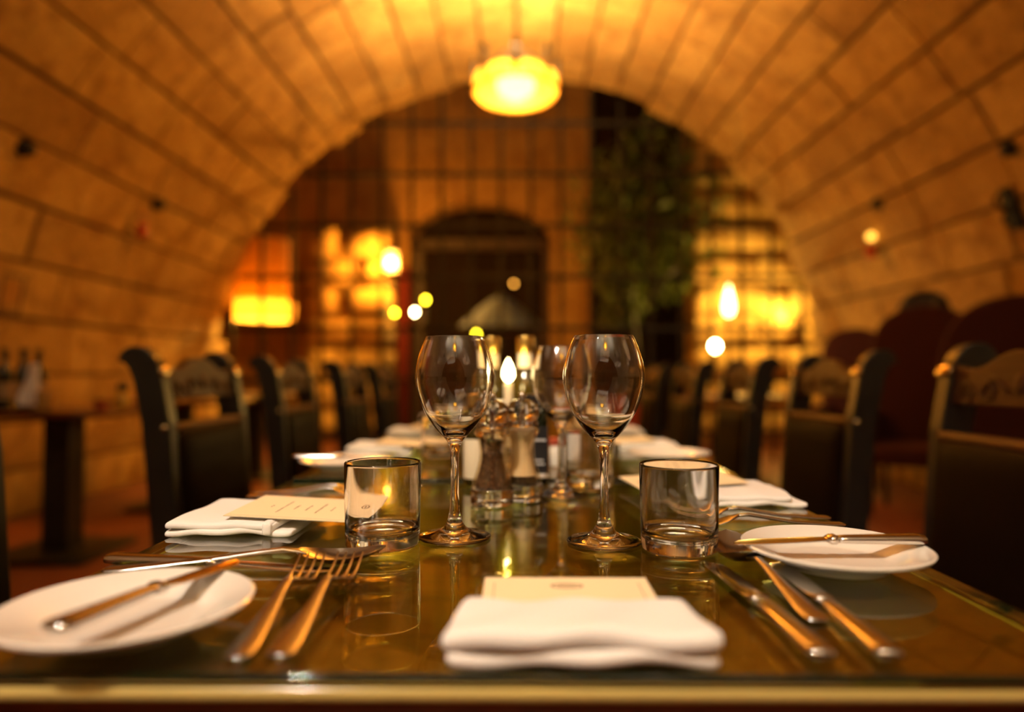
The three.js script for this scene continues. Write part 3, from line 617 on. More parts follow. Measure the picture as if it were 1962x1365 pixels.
{
  const t = thing('candle', 'lit slim candle in a holder between the two gold-capped bottles', 'candle', [-0.0165, TOP2, -1.2]);
  part(t, 'holder', revolve([[0, 0.0005], [0.03, 0.0005], [0.031, 0.004], [0.012, 0.008], [0.009, 0.02], [0.013, 0.03], [0.012, 0.038], [0, 0.038]], 28), M.brass);
  part(t, 'wax', revolve([[0, 0.036], [0.0085, 0.036], [0.0078, 0.147], [0.006, 0.15], [0, 0.149]], 20), M.wax);
  part(t, 'wick', new THREE.CylinderGeometry(0.0007, 0.0007, 0.01, 6).translate(0, 0.152, 0), M.black);
  part(t, 'flame', revolve([[0, 0.15], [0.007, 0.155], [0.0105, 0.162], [0.0095, 0.172], [0.0055, 0.183], [0, 0.193]], 20), GLOW.flame);
  pointLight(t, [1, 0.55, 0.14], 0.04, [0, 0.168, 0], 0.3);
}
{
  const t = thing('sauce_bottle', 'small square black bottle with a dark label right behind the salt mill', 'bottle', [0.024, TABLE, -1.045]);
  part(t, 'body', softBox(0.042, 0.118, 0.042, 0.006, 4, 6, 4).translate(0, 0.06, 0), M.bottleGreen);
  part(t, 'cap', revolve([[0, 0.117], [0.013, 0.117], [0.013, 0.136], [0.011, 0.138], [0, 0.138]], 24), M.black);
  part(t, 'label', [box(0.0425, 0.07, 0.0425, 0, 0.055, 0)], M.blackLabel);
  part(t, 'label_stripe', box(0.0428, 0.006, 0.0428, 0, 0.017, 0), M.paleLabel);
  part(t, 'label_lines', [box(0.024, 0.0022, 0.0006, 0.004, 0.034, 0.0214), box(0.02, 0.0022, 0.0006, 0.004, 0.04, 0.0214), box(0.028, 0.003, 0.0006, 0.004, 0.07, 0.0214)], M.greyPlastic);
}
{
  const t = thing('sauce_bottle', 'small bottle with a cream label hidden behind the pepper mill', 'bottle', [-0.062, TABLE, -1.04]);
  part(t, 'glass', revolve([[0, 0.001], [0.018, 0.001], [0.02, 0.004], [0.02, 0.08], [0.016, 0.095], [0.009, 0.105], [0.009, 0.118], [0, 0.118]], 28), M.oilGlass);
  part(t, 'label', revolve([[0.0201, 0.012], [0.0205, 0.013], [0.0205, 0.07], [0.0201, 0.071]], 28), M.cream);
  part(t, 'cap', revolve([[0, 0.117], [0.0115, 0.117], [0.0115, 0.133], [0, 0.134]], 24), M.gold);
}
{
  const t = thing('toothpick_pot', 'pale grey cylindrical toothpick pot just left of the candle stem', 'pot', [-0.0325, TOP2, -1.14]);
  t.userData.label = 'pale grey cylindrical toothpick pot beside the candle stem, above the mills';
  part(t, 'pot', revolve([[0, 0.001], [0.0115, 0.001], [0.012, 0.003], [0.012, 0.112], [0.0108, 0.113], [0.0108, 0.06], [0, 0.06]], 28), M.greyPlastic);
  part(t, 'lid', revolve([[0, 0.113], [0.0125, 0.113], [0.0125, 0.119], [0.01, 0.121], [0, 0.121]], 28), M.greyPlastic);
}
{
  const t = thing('packet', 'small white and brown-red packet standing behind the blurred wine glass', 'packet', [0.082, TOP2, -1.22]);
  part(t, 'box', softBox(0.05, 0.05, 0.03, 0.003, 2, 2, 2).translate(0, 0.026, 0), M.paleLabel);
  part(t, 'band', box(0.0506, 0.012, 0.0306, 0, 0.045, 0), M.redLabel);
}

// ---------------------------------------------------------------- carved chairs (face local +z, origin on the floor under the seat)
function makeChair(label, pos, turn) {
  const t = thing('dining_chair', label, 'chair', pos, turn, 'carved leather dining chairs');
  const side = poly([[-0.19, 0], [-0.145, 0], [-0.15, 0.44], [-0.178, 0.8], [-0.198, 0.905], [-0.206, 0.935]]);
  side.quadraticCurveTo(-0.222, 0.982, -0.262, 0.982); side.quadraticCurveTo(-0.29, 0.98, -0.296, 0.953); side.quadraticCurveTo(-0.272, 0.95, -0.258, 0.9); side.lineTo(-0.238, 0.8); side.lineTo(-0.203, 0.44); side.lineTo(-0.19, 0);
  for (const s of [-1, 1]) {
    const post = part(t, 'post', extrude(side, 0.036, 0.004, 8).rotateY(-Math.PI / 2).translate(s * 0.213 + 0.018, 0, 0), M.chairWood);
    part(post, 'post_cap', softBox(0.05, 0.026, 0.014, 0.005, 2, 2, 2).rotateX(-0.25).translate(s * 0.213, 0.925, -0.196), M.brass);
    part(post, 'stud', new THREE.SphereGeometry(0.009, 12, 8).translate(s * 0.233, 0.79, -0.185), M.brass);
  }
  const crest = new THREE.Shape(); crest.moveTo(-0.2, 0.857); crest.lineTo(0.2, 0.857); crest.lineTo(0.2, 0.937);
  crest.quadraticCurveTo(0.14, 0.912, 0.09, 0.937); crest.quadraticCurveTo(0.03, 0.967, 0, 0.957); crest.quadraticCurveTo(-0.03, 0.967, -0.09, 0.937); crest.quadraticCurveTo(-0.14, 0.912, -0.2, 0.937);
  const cr = part(t, 'crest_rail', extrude(crest, 0.022, 0.003, 8).rotateX(-0.12).translate(0, 0.006, -0.121), M.carved);
  const carve = [];
  for (const s of [-1, 1]) {
    carve.push(tube([V(s * 0.03, 0.885, 0), V(s * 0.07, 0.91, 0), V(s * 0.11, 0.88, 0), V(s * 0.15, 0.9, 0), V(s * 0.175, 0.875, 0)], 0.0055, 20, 6));
    carve.push(new THREE.TorusGeometry(0.017, 0.005, 6, 16).translate(s * 0.085, 0.885, 0), new THREE.TorusGeometry(0.013, 0.004, 6, 16).translate(s * 0.145, 0.872, 0));
  }
  carve.push(new THREE.SphereGeometry(0.016, 12, 8).scale(1, 1.3, 0.5).translate(0, 0.9, 0));
  part(cr, 'carving', carve.map((g) => g.rotateX(-0.12).translate(0, 0.006, -0.096)), M.carved);
  part(t, 'back_panel', softBox(0.4, 0.31, 0.055, 0.022, 10, 10, 4, (v) => { v.z += 0.008 * (1 - (v.x / 0.2) ** 2); }).rotateX(-0.1).translate(0, 0.625, -0.174), M.leather);
  part(t, 'back_rail', softBox(0.4, 0.03, 0.05, 0.008, 4, 2, 2).rotateX(-0.1).translate(0, 0.784, -0.193), M.carved);
  part(t, 'seat', softBox(0.46, 0.07, 0.42, 0.028, 10, 4, 10, (v) => { v.y += v.y > 0 ? 0.012 * (1 - (v.x / 0.23) ** 2) : 0; }).translate(0, 0.455, 0.06), M.leather);
  part(t, 'seat_frame', softBox(0.44, 0.06, 0.4, 0.006, 2, 2, 2).translate(0, 0.39, 0.06), M.chairWood);
  const legP = [[0, 0], [0.018, 0], [0.022, 0.02], [0.016, 0.05], [0.024, 0.09], [0.024, 0.13], [0.014, 0.16], [0.02, 0.22], [0.024, 0.28], [0.016, 0.31], [0.026, 0.335], [0.026, 0.365], [0, 0.365]];
  for (const s of [-1, 1]) part(t, 'leg', revolve(legP, 16).translate(s * 0.195, 0, 0.23), M.carved);
  part(t, 'stretcher', [softBox(0.39, 0.035, 0.02, 0.006, 2, 2, 2).translate(0, 0.11, 0.23), softBox(0.02, 0.03, 0.38, 0.006, 2, 2, 2).translate(-0.2, 0.13, 0.03), softBox(0.02, 0.03, 0.38, 0.006, 2, 2, 2).translate(0.2, 0.13, 0.03)], M.chairWood);
  return t;
}
const LEFT = Math.PI / 2, RIGHT = -Math.PI / 2;
const chair0 = makeChair('carved chair pulled out most, on the bottle side, crest rail seen against the glowing wall', [-0.66, 0, -1.865], LEFT);
[
  [-0.66, -0.87, LEFT, 'carved chair only glimpsed at the picture edge, next to the banded napkin'],
  [-0.66, -2.64, LEFT + 0.03, 'second carved chair beyond the soup spoon side, in front of the lantern-lit pier'],
  [-0.62, -3.42, LEFT, 'third carved chair of the soup spoon side, small, below the wall lantern'],
  [-0.6, -4.15, LEFT, 'last carved chair of the soup spoon side, close to the grille'],
  [0.725, -1.27, RIGHT, 'biggest carved chair, cut by the picture edge beside the red high-backed seats'],
  [0.73, -2.09, RIGHT, 'carved chair with orange glint on its post, second from the cut-off one'],
  [0.71, -2.84, RIGHT - 0.04, 'carved chair behind the far napkins, third from the cut-off one'],
  [0.68, -3.6, RIGHT, 'carved chair under the bright table candle, fourth from the cut-off one'],
  [0.64, -4.3, RIGHT, 'small carved chair farthest from the cut-off one, before the plant'],
].forEach(([x, z, turn, label]) => dup(chair0, label, [x, 0, z], turn));

// ---------------------------------------------------------------- side tables along the walls
function sideTable(label, pos) {
  const t = thing('side_table', label, 'table', pos);
  part(t, 'table_top', softBox(0.76, 0.034, 0.76, 0.006, 4, 2, 4).translate(0, 0.73, 0), M.tableWood);
  part(t, 'column', box(0.13, 0.68, 0.13, 0, 0.375, 0), M.black);
  part(t, 'base_plate', softBox(0.5, 0.035, 0.5, 0.01, 2, 2, 2).translate(0, 0.018, 0), M.black);
  return t;
}
const st0 = sideTable('square side table with wine bottles, on a black column by the wall', [-2.33, 0, -3.5]);
dup(st0, 'square side table behind the pulled-out carved chair', [-2.35, 0, -4.75]);
dup(st0, 'square side table close to the grille, under the fringed shade', [-2.35, 0, -6.1]);
dup(st0, 'square side table carrying the bright table candle', [1.8, 0, -5.8]);

function wineBottle(label, pos) {
  const t = thing('wine_bottle', label, 'bottle', pos, 0);
  part(t, 'glass', revolve([[0, 0.001], [0.035, 0.001], [0.0375, 0.005], [0.0375, 0.18], [0.034, 0.2], [0.018, 0.225], [0.0145, 0.24], [0.0145, 0.295], [0, 0.297]], 28), M.bottleGreen);
  part(t, 'label', revolve([[0.0377, 0.05], [0.0381, 0.051], [0.0381, 0.13], [0.0377, 0.131]], 28), M.parchment);
  part(t, 'capsule', revolve([[0.0147, 0.245], [0.0152, 0.246], [0.0155, 0.298], [0, 0.299]], 24), M.black);
  return t;
}
const wb0 = wineBottle('dark wine bottle at the very edge of the picture, on the side table', [-2.52, 0.747, -3.33]);
dup(wb0, 'dark wine bottle in the middle of the three, white napkin draped on it', [-2.4, 0.747, -3.3]);
dup(wb0, 'dark wine bottle closest to the carved chair of the three on the side table', [-2.42, 0.747, -3.43]);
{
  const drape = softBox(0.1, 0.2, 0.012, 0.005, 8, 12, 2, (v) => { const k = (v.y + 0.1) / 0.2; v.x = v.x * (0.45 + 0.55 * (1 - k)) + 0.03 * (k - 0.5); v.z += 0.012 * Math.sin(v.x * 90) * (1 - k * 0.6) + 0.01; });
  const d = single('draped_napkin', drape, M.linenSmooth, 'white napkin hanging over the middle wine bottle on the side table', 'napkin', [-2.31, 0.87, -3.235]); d.userData.category = 'napkin';
  const b = thing('wine_bucket', 'amber label bottle sleeve standing beside the draped wine bottle', 'cooler', [-2.235, 0.747, -3.22]);
  b.userData.label = 'small amber wine cooler beside the white draped bottle';
  part(b, 'body', revolve([[0, 0.001], [0.03, 0.001], [0.036, 0.01], [0.042, 0.09], [0.044, 0.092], [0.04, 0.09], [0.033, 0.012], [0, 0.01]], 28), std({ color: lin(0.5, 0.3, 0.08), roughness: 0.5 }));
  const c = thing('oil_cruet', 'round black-topped cruet with a yellow body, alone on the side table', 'cruet', [-1.985, 0.747, -3.42]);
  part(c, 'body', revolve([[0, 0.001], [0.032, 0.001], [0.036, 0.01], [0.034, 0.05], [0.02, 0.075], [0.014, 0.085], [0, 0.086]], 28), std({ color: lin(0.6, 0.38, 0.05), roughness: 0.2 }));
  part(c, 'stopper', new THREE.SphereGeometry(0.026, 20, 14).translate(0, 0.108, 0), M.black);
  const rp = thing('sauce_jar', 'low red jar in front of the black-topped cruet', 'jar', [-2.01, 0.747, -3.28]);
  part(rp, 'jar', revolve([[0, 0.001], [0.024, 0.001], [0.027, 0.006], [0.027, 0.03], [0.022, 0.04], [0, 0.04]], 24), M.redLabel);
  part(rp, 'lid', revolve([[0, 0.04], [0.023, 0.04], [0.023, 0.048], [0, 0.049]], 24), M.black);
}
for (const [x, z, what] of [[-2.2, -4.6, 'on the side table behind the pulled-out chair'], [-2.1, -4.85, 'nearer the wall fitting, behind the pulled-out chair'], [-2.25, -6.0, 'under the fringed shade']]) {
  const g = dup(glassA, 'blurred wine glass ' + what, [x, 0.747, z]); g.userData.group = 'wine glasses on the side tables';
}

// ---------------------------------------------------------------- dark red high-backed seats against the wall
function highSeat(label, pos, turn, h, w, crest) {
  const t = thing('high_back_seat', label, 'seat', pos, turn);
  const s = new THREE.Shape(); s.moveTo(-w / 2, 0.42); s.lineTo(w / 2, 0.42); s.lineTo(w / 2, h - w * 0.52); s.bezierCurveTo(w / 2, h - w * 0.15, w * 0.3, h, 0, h); s.bezierCurveTo(-w * 0.3, h, -w / 2, h - w * 0.15, -w / 2, h - w * 0.52);
  part(t, 'backrest', extrude(s, 0.09, 0.025, 14).translate(0, 0, -0.3), M.redVelvet);
  part(t, 'seat', softBox(w, 0.14, 0.5, 0.04, 6, 4, 6).translate(0, 0.4, 0.02), M.redVelvet);
  for (const k of [-1, 1]) { part(t, 'arm', softBox(0.09, 0.22, 0.46, 0.035, 4, 4, 6).translate(k * (w / 2 - 0.03), 0.56, 0), M.redVelvet); for (const z of [-0.22, 0.22]) part(t, 'leg', new THREE.CylinderGeometry(0.024, 0.018, 0.34, 10).translate(k * (w / 2 - 0.06), 0.17, z), M.darkWood); }
  if (crest) part(t, 'crest', [softBox(0.34, 0.12, 0.06, 0.025, 6, 4, 2, (v) => { v.x *= 1 - (v.y + 0.06) * 2.2; }).translate(0, h + 0.04, -0.25), new THREE.TorusGeometry(0.07, 0.022, 8, 20).scale(1.4, 0.8, 1).translate(0, h + 0.06, -0.23)], M.darkWood);
  return t;
}
highSeat('broad round-topped dark red seat cut by the picture edge', [2.6, 0, -3.55], -0.7, 1.33, 0.74, false);
highSeat('tallest dark red seat with a carved wooden crest on top', [2.62, 0, -4.5], -0.7, 1.36, 0.6, true);
highSeat('lowest round-topped dark red seat, farthest along the wall', [2.6, 0, -5.42], -0.7, 1.27, 0.44, false);

// ---------------------------------------------------------------- small fittings on the vault
function onVault(angle, d, inset) { return [Math.cos(angle) * (R - inset), CRADLE + Math.sin(angle) * (R - inset), -d]; }
{
  const rad = (a) => a * Math.PI / 180;
  function dome(label, a, d) {
    const t = thing('wall_spotlight', label, 'light', onVault(rad(a), d, 0.0)); t.rotation.z = rad(a) + Math.PI / 2; t.scale.setScalar(0.58);
    part(t, 'housing', revolve([[0, 0.13], [0.03, 0.128], [0.065, 0.1], [0.085, 0.05], [0.09, -0.01], [0, -0.01]].reverse(), 24), M.black);
    part(t, 'mount', revolve([[0.095, 0], [0.1, 0.004], [0.1, 0.018], [0.092, 0.022]], 24), M.iron);
  }
  dome('black dome spotlight on the bottle-side vault, nearest the picture edge', 155.3, 3.95); dome('black dome spotlight on the bottle-side vault, above the red wall candle glass', 154.6, 5.4);
  dome('black dome spotlight over the red seats, at the picture edge', 24.7, 4.0); dome('black dome spotlight over the red seats, above the small golden globe', 25.4, 5.43);
  function sconce(label, a, d, lit) {
    const p = onVault(rad(a), d, 0.1), t = thing('wall_sconce', label, 'sconce', p), s = Math.sign(p[0]);
    part(t, 'arm', tube([V(s * 0.11, 0, 0), V(s * 0.05, -0.05, 0), V(0, -0.02, 0)], 0.01, 10, 6), M.iron);
    part(t, 'red_glass', revolve([[0, -0.08], [0.03, -0.08], [0.04, -0.06], [0.04, 0.03], [0.034, 0.03], [0.034, -0.05], [0, -0.055]], 24), M.redGlass);
    part(t, 'globe', new THREE.SphereGeometry(0.034, 20, 14).translate(0, 0.1, 0), lit ? glow(1, 0.5, 0.06, 3.2) : phys({ color: lin(0.45, 0.2, 0.06), roughness: 0.06, clearcoat: 1 }));  // the glowing globe stands in for a golden highlight
    part(t, 'stem', new THREE.CylinderGeometry(0.009, 0.009, 0.09, 8).translate(0, 0.035, 0), M.brass);
    if (lit) pointLight(t, WARM, 0.012, [0, 0.1, 0], 1.5);  // faint light added for that highlight
  }
  sconce('unlit red glass wall sconce on the bottle-side vault', 158.6, 5.2, false);
  sconce('wall sconce whose small globe glows in place of a golden glint, over the red seats', 19.6, 5.64, true);
  {
    const t = thing('wall_bracket', 'dark scrolled ironwork bracket on the vault at the picture edge', 'bracket', onVault(rad(18.6), 4.16, 0.02)); t.rotation.z = rad(18.6);
    part(t, 'plate', softBox(0.03, 0.27, 0.1, 0.008, 2, 2, 2), M.iron);
    part(t, 'scroll', [new THREE.TorusGeometry(0.045, 0.012, 8, 20).translate(-0.04, 0.06, 0), new THREE.TorusGeometry(0.035, 0.011, 8, 20).translate(-0.035, -0.06, 0)], M.iron);
    const q = thing('wall_plaque', 'small square framed plaque low on the bottle-side wall', 'plaque', onVault(rad(171), 4.2, 0.012)); q.rotation.z = rad(171 - 180);
    part(q, 'panel', softBox(0.012, 0.22, 0.16, 0.003, 2, 2, 2), M.plaster);
    part(q, 'frame', [box(0.02, 0.014, 0.19, 0, 0.117, 0), box(0.02, 0.014, 0.19, 0, -0.117, 0), box(0.02, 0.25, 0.014, 0, 0, 0.088), box(0.02, 0.25, 0.014, 0, 0, -0.088)], M.frame);
  }
}

// ---------------------------------------------------------------- the courtyard room behind the grille
{
  // fringed fabric shade
  const sh = thing('fringed_lamp', 'big orange fabric pendant lamp with a bright yellow fringe behind the grille', 'lamp', [-2.86, 1.63, -7.66]);
  sh.scale.setScalar(0.93);
  const shadeMat = phys({ color: lin(0.57, 0.31, 0.04), roughness: 0.95, transmission: 0.6, thickness: 0, side: THREE.DoubleSide });
  part(sh, 'shade', revolve([[0.3, 0.1], [0.335, 0.1], [0.345, 0.14], [0.32, 0.86], [0.315, 0.86], [0.338, 0.14], [0.3, 0.11]], 40), shadeMat);
  part(sh, 'fringe', revolve([[0.335, 0.1], [0.362, 0.09], [0.355, -0.08], [0.345, -0.1], [0.345, 0.08]], 60), phys({ color: lin(1, 0.7, 0.2), roughness: 0.9, transmission: 0.6, thickness: 0, emissive: lin(1, 0.66, 0.08), emissiveIntensity: 0.8 }));
  part(sh, 'top_ring', new THREE.TorusGeometry(0.318, 0.012, 8, 40).rotateX(Math.PI / 2).translate(0, 0.87, 0), M.iron);
  part(sh, 'cord', [new THREE.CylinderGeometry(0.008, 0.008, 3.45, 8).translate(0, 2.28, 0), box(0.63, 0.012, 0.012, 0, 0.87, 0), new THREE.CylinderGeometry(0.006, 0.006, 0.7, 8).translate(0, 0.55, 0)], M.iron);
  part(sh, 'bulb', new THREE.SphereGeometry(0.055, 20, 14).translate(0, -0.02, 0), glow(1, 0.75, 0.25, 6));
  pointLight(sh, [1, 0.52, 0.08], 6, [0, -0.02, 0], 2.5);
  // stone pier with its lantern
  const pierBlocks = struct('wall_pier_1');
  for (let i = 0; i < 7; i++) for (const [x0, x1] of i % 2 ? [[-2.85, -2.2], [-2.2, -1.77]] : [[-2.85, -2.45], [-2.45, -1.77]]) part(pierBlocks, 'stone_block', softBox(x1 - x0 - 0.014, 0.42 - 0.014, 0.75, 0.014, 2, 2, 2).translate((x0 + x1) / 2, 0.21 + i * 0.42, -9.62 + rr(-0.012, 0.012)), stones[Math.floor(rnd() * 3)]);
  const pier2 = struct('wall_pier_2');
  for (let i = 0; i < 13; i++) for (const [x0, x1] of i % 2 ? [[2.3, 3.1], [3.1, 3.7], [3.7, 4.4]] : [[2.3, 2.7], [2.7, 3.5], [3.5, 4.4]]) part(pier2, 'stone_block', softBox(x1 - x0 - 0.014, 0.42 - 0.014, 0.6, 0.014, 2, 2, 2).translate((x0 + x1) / 2, 0.21 + i * 0.42, -9.1 + rr(-0.012, 0.012)), stones[Math.floor(rnd() * 3)]);
  const scr = struct('added_trim_1');                                          // dark boards added to darken the wall beside the doorway
  for (let i = 0; i < 9; i++) part(scr, 'added_board', softBox(0.205, 5.5, 0.05, 0.008, 2, 2, 2).translate(1.28 + i * 0.21, 2.75, -10.7), M.doorWood);
  const ln = thing('wall_lantern', 'glowing glass wall lantern on the pale stone pier by the arched doorway', 'lantern', [-1.66, 2.38, -8.92]);
  const pane = [];
  part(ln, 'frame', [box(0.17, 0.02, 0.17, 0, 0.15, 0), box(0.15, 0.03, 0.15, 0, -0.13, 0), new THREE.ConeGeometry(0.13, 0.1, 4).rotateY(Math.PI / 4).translate(0, 0.21, 0), ...[[-1, -1], [1, -1], [-1, 1], [1, 1]].map(([a, b]) => box(0.012, 0.27, 0.012, a * 0.07, 0.01, b * 0.07))], M.iron);
  part(ln, 'arm', tube([V(-0.1, -0.05, -0.2), V(-0.06, 0.32, -0.1), V(0, 0.27, 0)], 0.012, 14, 6), M.iron);
  for (let i = 0; i < 4; i++) part(ln, 'pane', box(0.128, 0.25, 0.003, 0, 0.01, 0.066).rotateY(i * Math.PI / 2), phys({ color: lin(1, 0.85, 0.5), roughness: 0.25, transmission: 1, thickness: 0 }));
  part(ln, 'bulb', new THREE.SphereGeometry(0.058, 20, 14).translate(0, 0.0, 0), GLOW.white);
  pointLight(ln, [1, 0.5, 0.13], 20, [0, 0, 0], 3);
  // torch on the bright pier
  const to = thing('torch_lamp', 'tall flame lamp in front of the bright yellow stone pier', 'lamp', [2.58, 0, -8.35]);
  part(to, 'stand', [new THREE.CylinderGeometry(0.018, 0.022, 1.55, 10).translate(0, 0.79, 0), revolve([[0, 0], [0.16, 0], [0.15, 0.03], [0, 0.05]], 20), revolve([[0, 1.55], [0.03, 1.55], [0.07, 1.62], [0.06, 1.63], [0, 1.6]], 20)], M.iron);
  part(to, 'flame', revolve([[0, 1.63], [0.045, 1.66], [0.062, 1.72], [0.055, 1.8], [0.03, 1.92], [0, 2.02]], 20), GLOW.torch);
  pointLight(to, [1, 0.55, 0.1], 5.5, [0, 1.78, 0], 3);
  const ws = thing('wall_lamp', 'small yellow wall lamp low on the bright stone pier', 'lamp', [3.35, 1.66, -8.68]);
  part(ws, 'bracket', tube([V(0, -0.02, -0.13), V(0, -0.12, -0.03), V(0, -0.05, 0)], 0.01, 10, 6), M.iron);
  part(ws, 'bulb', new THREE.SphereGeometry(0.045, 18, 12), GLOW.orange);
  pointLight(ws, [1, 0.55, 0.1], 2.4, [0, 0, 0], 2.2);
  // candelabrum
  const ca = thing('candelabrum', 'three-armed candelabrum with small round flames before a red curtain', 'candelabrum', [-1.43, 0, -9.45]);
  part(ca, 'stand', [new THREE.CylinderGeometry(0.014, 0.018, 1.72, 10).translate(0, 0.88, 0), revolve([[0, 0], [0.15, 0], [0.14, 0.025], [0, 0.045]], 20), tube([V(0, 1.5, 0), V(-0.14, 1.5, 0), V(-0.28, 1.6, 0), V(-0.28, 1.72, 0)], 0.009, 14, 6), tube([V(0, 1.5, 0), V(0.08, 1.56, 0), V(0.15, 1.7, 0), V(0.15, 1.9, 0)], 0.009, 14, 6)], M.iron);
  [[-0.28, 1.745, 'yellow'], [0, 1.755, 'white'], [0.15, 1.925, 'yellow']].forEach(([x, y, k]) => { part(ca, 'flame', new THREE.SphereGeometry(0.026, 16, 12).scale(1, 1.25, 1).translate(x, y + 0.03, 0), GLOW[k]); });
  pointLight(ca, [1, 0.55, 0.1], 0.6, [0, 1.785, 0], 1.3);
  const cu = single('curtain', softBox(0.17, 2.56, 0.05, 0.02, 30, 6, 2, (v) => { v.z += 0.03 * Math.sin(v.x * 70); }), M.redCloth, 'narrow red curtain hanging behind the candelabrum at the doorway', 'curtain', [-1.75, 1.285, -10.4]);
  // thin candle farther in
  const sc = thing('floor_candle', 'single candle with a round yellow flame rising just over the wine glass rim', 'candle', [-0.485, 0, -8.0]);
  part(sc, 'stand', [new THREE.CylinderGeometry(0.012, 0.016, 1.34, 10).translate(0, 0.68, 0), revolve([[0, 0], [0.12, 0], [0.11, 0.02], [0, 0.04]], 20)], M.iron);
  part(sc, 'flame', new THREE.SphereGeometry(0.02, 16, 12).scale(1, 1.2, 1).translate(0, 1.395, 0), GLOW.yellow);
  pointLight(sc, [1, 0.55, 0.1], 0.04, [0, 1.395, 0], 1);
  const dl = thing('door_glint', 'tiny orange ball glowing in place of a glint on the door in the dark doorway', 'lamp', [-0.055, 2.2, -9.6]);  // glowing ball on a cord, added in place of a glint on the door
  part(dl, 'bulb', new THREE.SphereGeometry(0.022, 16, 12), GLOW.orange);
  part(dl, 'cord', new THREE.CylinderGeometry(0.004, 0.004, 3.4, 6).translate(0, 1.72, 0), M.iron);
  pointLight(dl, [1, 0.45, 0.06], 0.05, [0, 0, 0], 1);  // faint light added for the door glint
  // pale cloth heap before the doorway
  const pc = thing('draped_stand', 'stand under a pale grey-blue cloth with a peak, in front of the dark doorway', 'stand', [-0.22, 0, -9.2]);
  const tent = []; for (let j = 0; j <= 6; j++) for (let i = 0; i < 28; i++) { const a = i / 28 * Math.PI * 2, k = j / 6, r = (0.03 + 0.55 * k ** 0.8) * (1 + 0.07 * Math.sin(a * 7) * k); tent.push(Math.cos(a) * r, 1.99 - 0.46 * k - 0.03 * k * Math.cos(a * 7), Math.sin(a) * r * 0.7); }
  const ti = []; for (let j = 0; j < 6; j++) for (let i = 0; i < 28; i++) { const a = j * 28 + i, b = j * 28 + (i + 1) % 28; ti.push(a, b, b + 28, a, b + 28, a + 28); }
  const tg = new THREE.BufferGeometry(); tg.setAttribute('position', new THREE.Float32BufferAttribute(tent, 3)); tg.setAttribute('uv', new THREE.Float32BufferAttribute(new Float32Array(tent.length / 3 * 2), 2)); tg.setIndex(ti); tg.computeVertexNormals();
  part(pc, 'cloth', tg, std({ color: lin(0.12, 0.17, 0.34), roughness: 0.9, side: THREE.DoubleSide }));
  part(pc, 'table_top', softBox(1.1, 0.04, 0.7, 0.01, 2, 2, 2).translate(0, 1.5, 0), M.frame);
  for (const [a, b] of [[-1, -1], [1, -1], [-1, 1], [1, 1]]) part(pc, 'leg', box(0.05, 1.48, 0.05, a * 0.48, 0.74, b * 0.28), M.frame);
  // plant beside the doorway
  const pl = thing('potted_tree', 'tall leafy green tree in a pot spreading behind the grille', 'plant', [1.5, 0, -8.9]);
  part(pl, 'pot', revolve([[0, 0], [0.24, 0], [0.3, 0.45], [0.32, 0.47], [0.32, 0.52], [0.28, 0.52], [0.26, 0.45], [0, 0.45]], 28), M.redLabel);
  part(pl, 'trunk', [tube([V(0, 0.4, 0), V(0.05, 1.1, 0), V(-0.02, 1.8, 0.05), V(0.03, 2.6, 0)], 0.045, 16, 8), tube([V(0, 1.6, 0), V(0.35, 2.1, 0.1), V(0.75, 2.5, 0.1)], 0.025, 12, 6), tube([V(0, 1.9, 0), V(-0.3, 2.3, 0.1), V(-0.45, 2.8, 0.1)], 0.022, 12, 6), tube([V(0.02, 2.4, 0), V(0.3, 2.9, 0), V(0.6, 3.4, 0.1)], 0.02, 12, 6)], M.darkWood);
  const lf = new THREE.BufferGeometry(); lf.setAttribute('position', new THREE.Float32BufferAttribute([0, 0, 0, 0.032, 0.06, 0.012, 0, 0.16, -0.01, -0.032, 0.06, 0.012], 3)); lf.setAttribute('uv', new THREE.Float32BufferAttribute([0.5, 0, 1, 0.4, 0.5, 1, 0, 0.4], 2)); lf.setIndex([0, 1, 2, 0, 2, 3]); lf.computeVertexNormals();
  const N = 1500, inst = new THREE.InstancedMesh(lf, M.leaf, N), m4 = new THREE.Matrix4(), q = new THREE.Quaternion(), e = new THREE.Euler(), c = new THREE.Color();
  const clumps = [[0, 2.1, 0.5], [0.4, 2.35, 0.5], [0.75, 2.55, 0.42], [-0.35, 2.5, 0.45], [-0.45, 3.0, 0.5], [0.1, 3.0, 0.55], [0.6, 3.4, 0.5], [0.9, 3.1, 0.4], [-0.2, 3.5, 0.5], [0.35, 3.9, 0.5], [-0.15, 1.75, 0.3]];
  for (let i = 0; i < N; i++) { const k = clumps[i % clumps.length], r = k[2] * Math.cbrt(rnd()), u = rr(-1, 1), a = rr(0, 6.283), w = Math.sqrt(1 - u * u); e.set(rr(0, 6.3), rr(0, 6.3), rr(0, 6.3)); q.setFromEuler(e); const s = rr(0.7, 1.4); m4.compose(V(k[0] + r * w * Math.cos(a), k[1] + r * u, r * w * Math.sin(a) * 0.8), q, V(s, s, s)); inst.setMatrixAt(i, m4); const g = rr(0.5, 1.5); inst.setColorAt(i, c.setRGB(g, g, g * 0.8)); }
  inst.name = 'foliage'; inst.userData.kind = 'stuff'; pl.add(inst);
  // bright candle on the side table
  const cb = thing('table_candle', 'bright white candle globe on a brass stick on the side table before the tree', 'candle', [1.66, 0.747, -5.75]);
  part(cb, 'stick', revolve([[0, 0.001], [0.06, 0.001], [0.055, 0.014], [0.014, 0.03], [0.01, 0.2], [0.016, 0.3], [0.03, 0.36], [0.02, 0.365], [0, 0.365]], 24), M.brass);
  part(cb, 'flame', new THREE.SphereGeometry(0.036, 18, 12).scale(1, 1.1, 1).translate(0, 0.41, 0), GLOW.white);
  pointLight(cb, [1, 0.6, 0.2], 0.5, [0, 0.41, 0], 1.8);
}

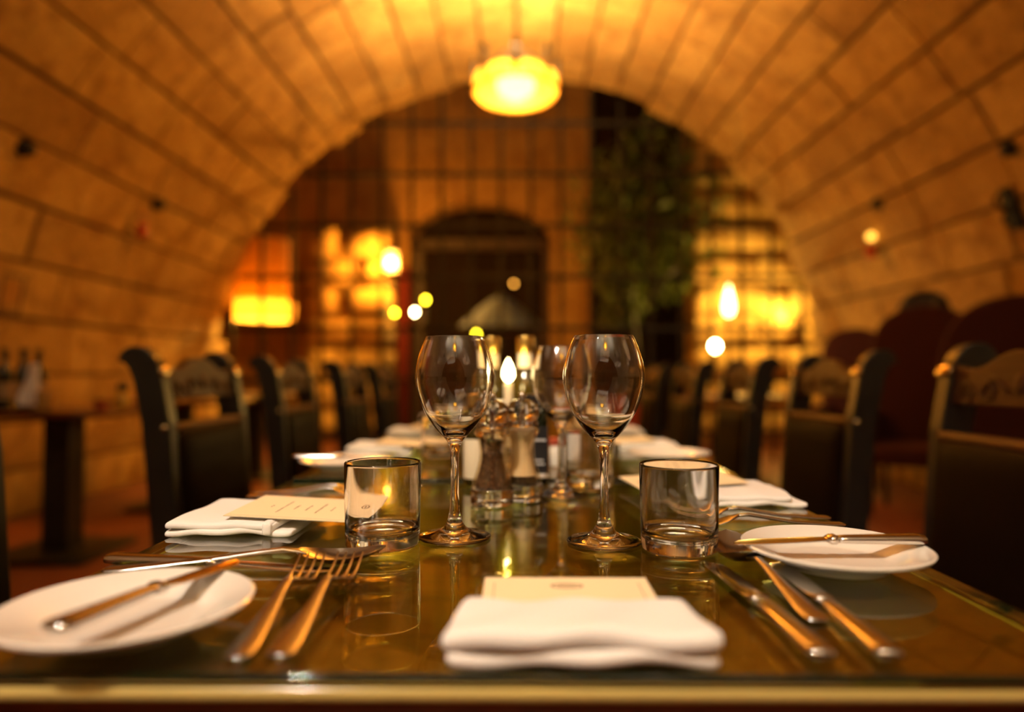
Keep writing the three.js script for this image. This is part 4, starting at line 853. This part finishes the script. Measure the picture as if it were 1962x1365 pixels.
renderer.render(scene, camera);
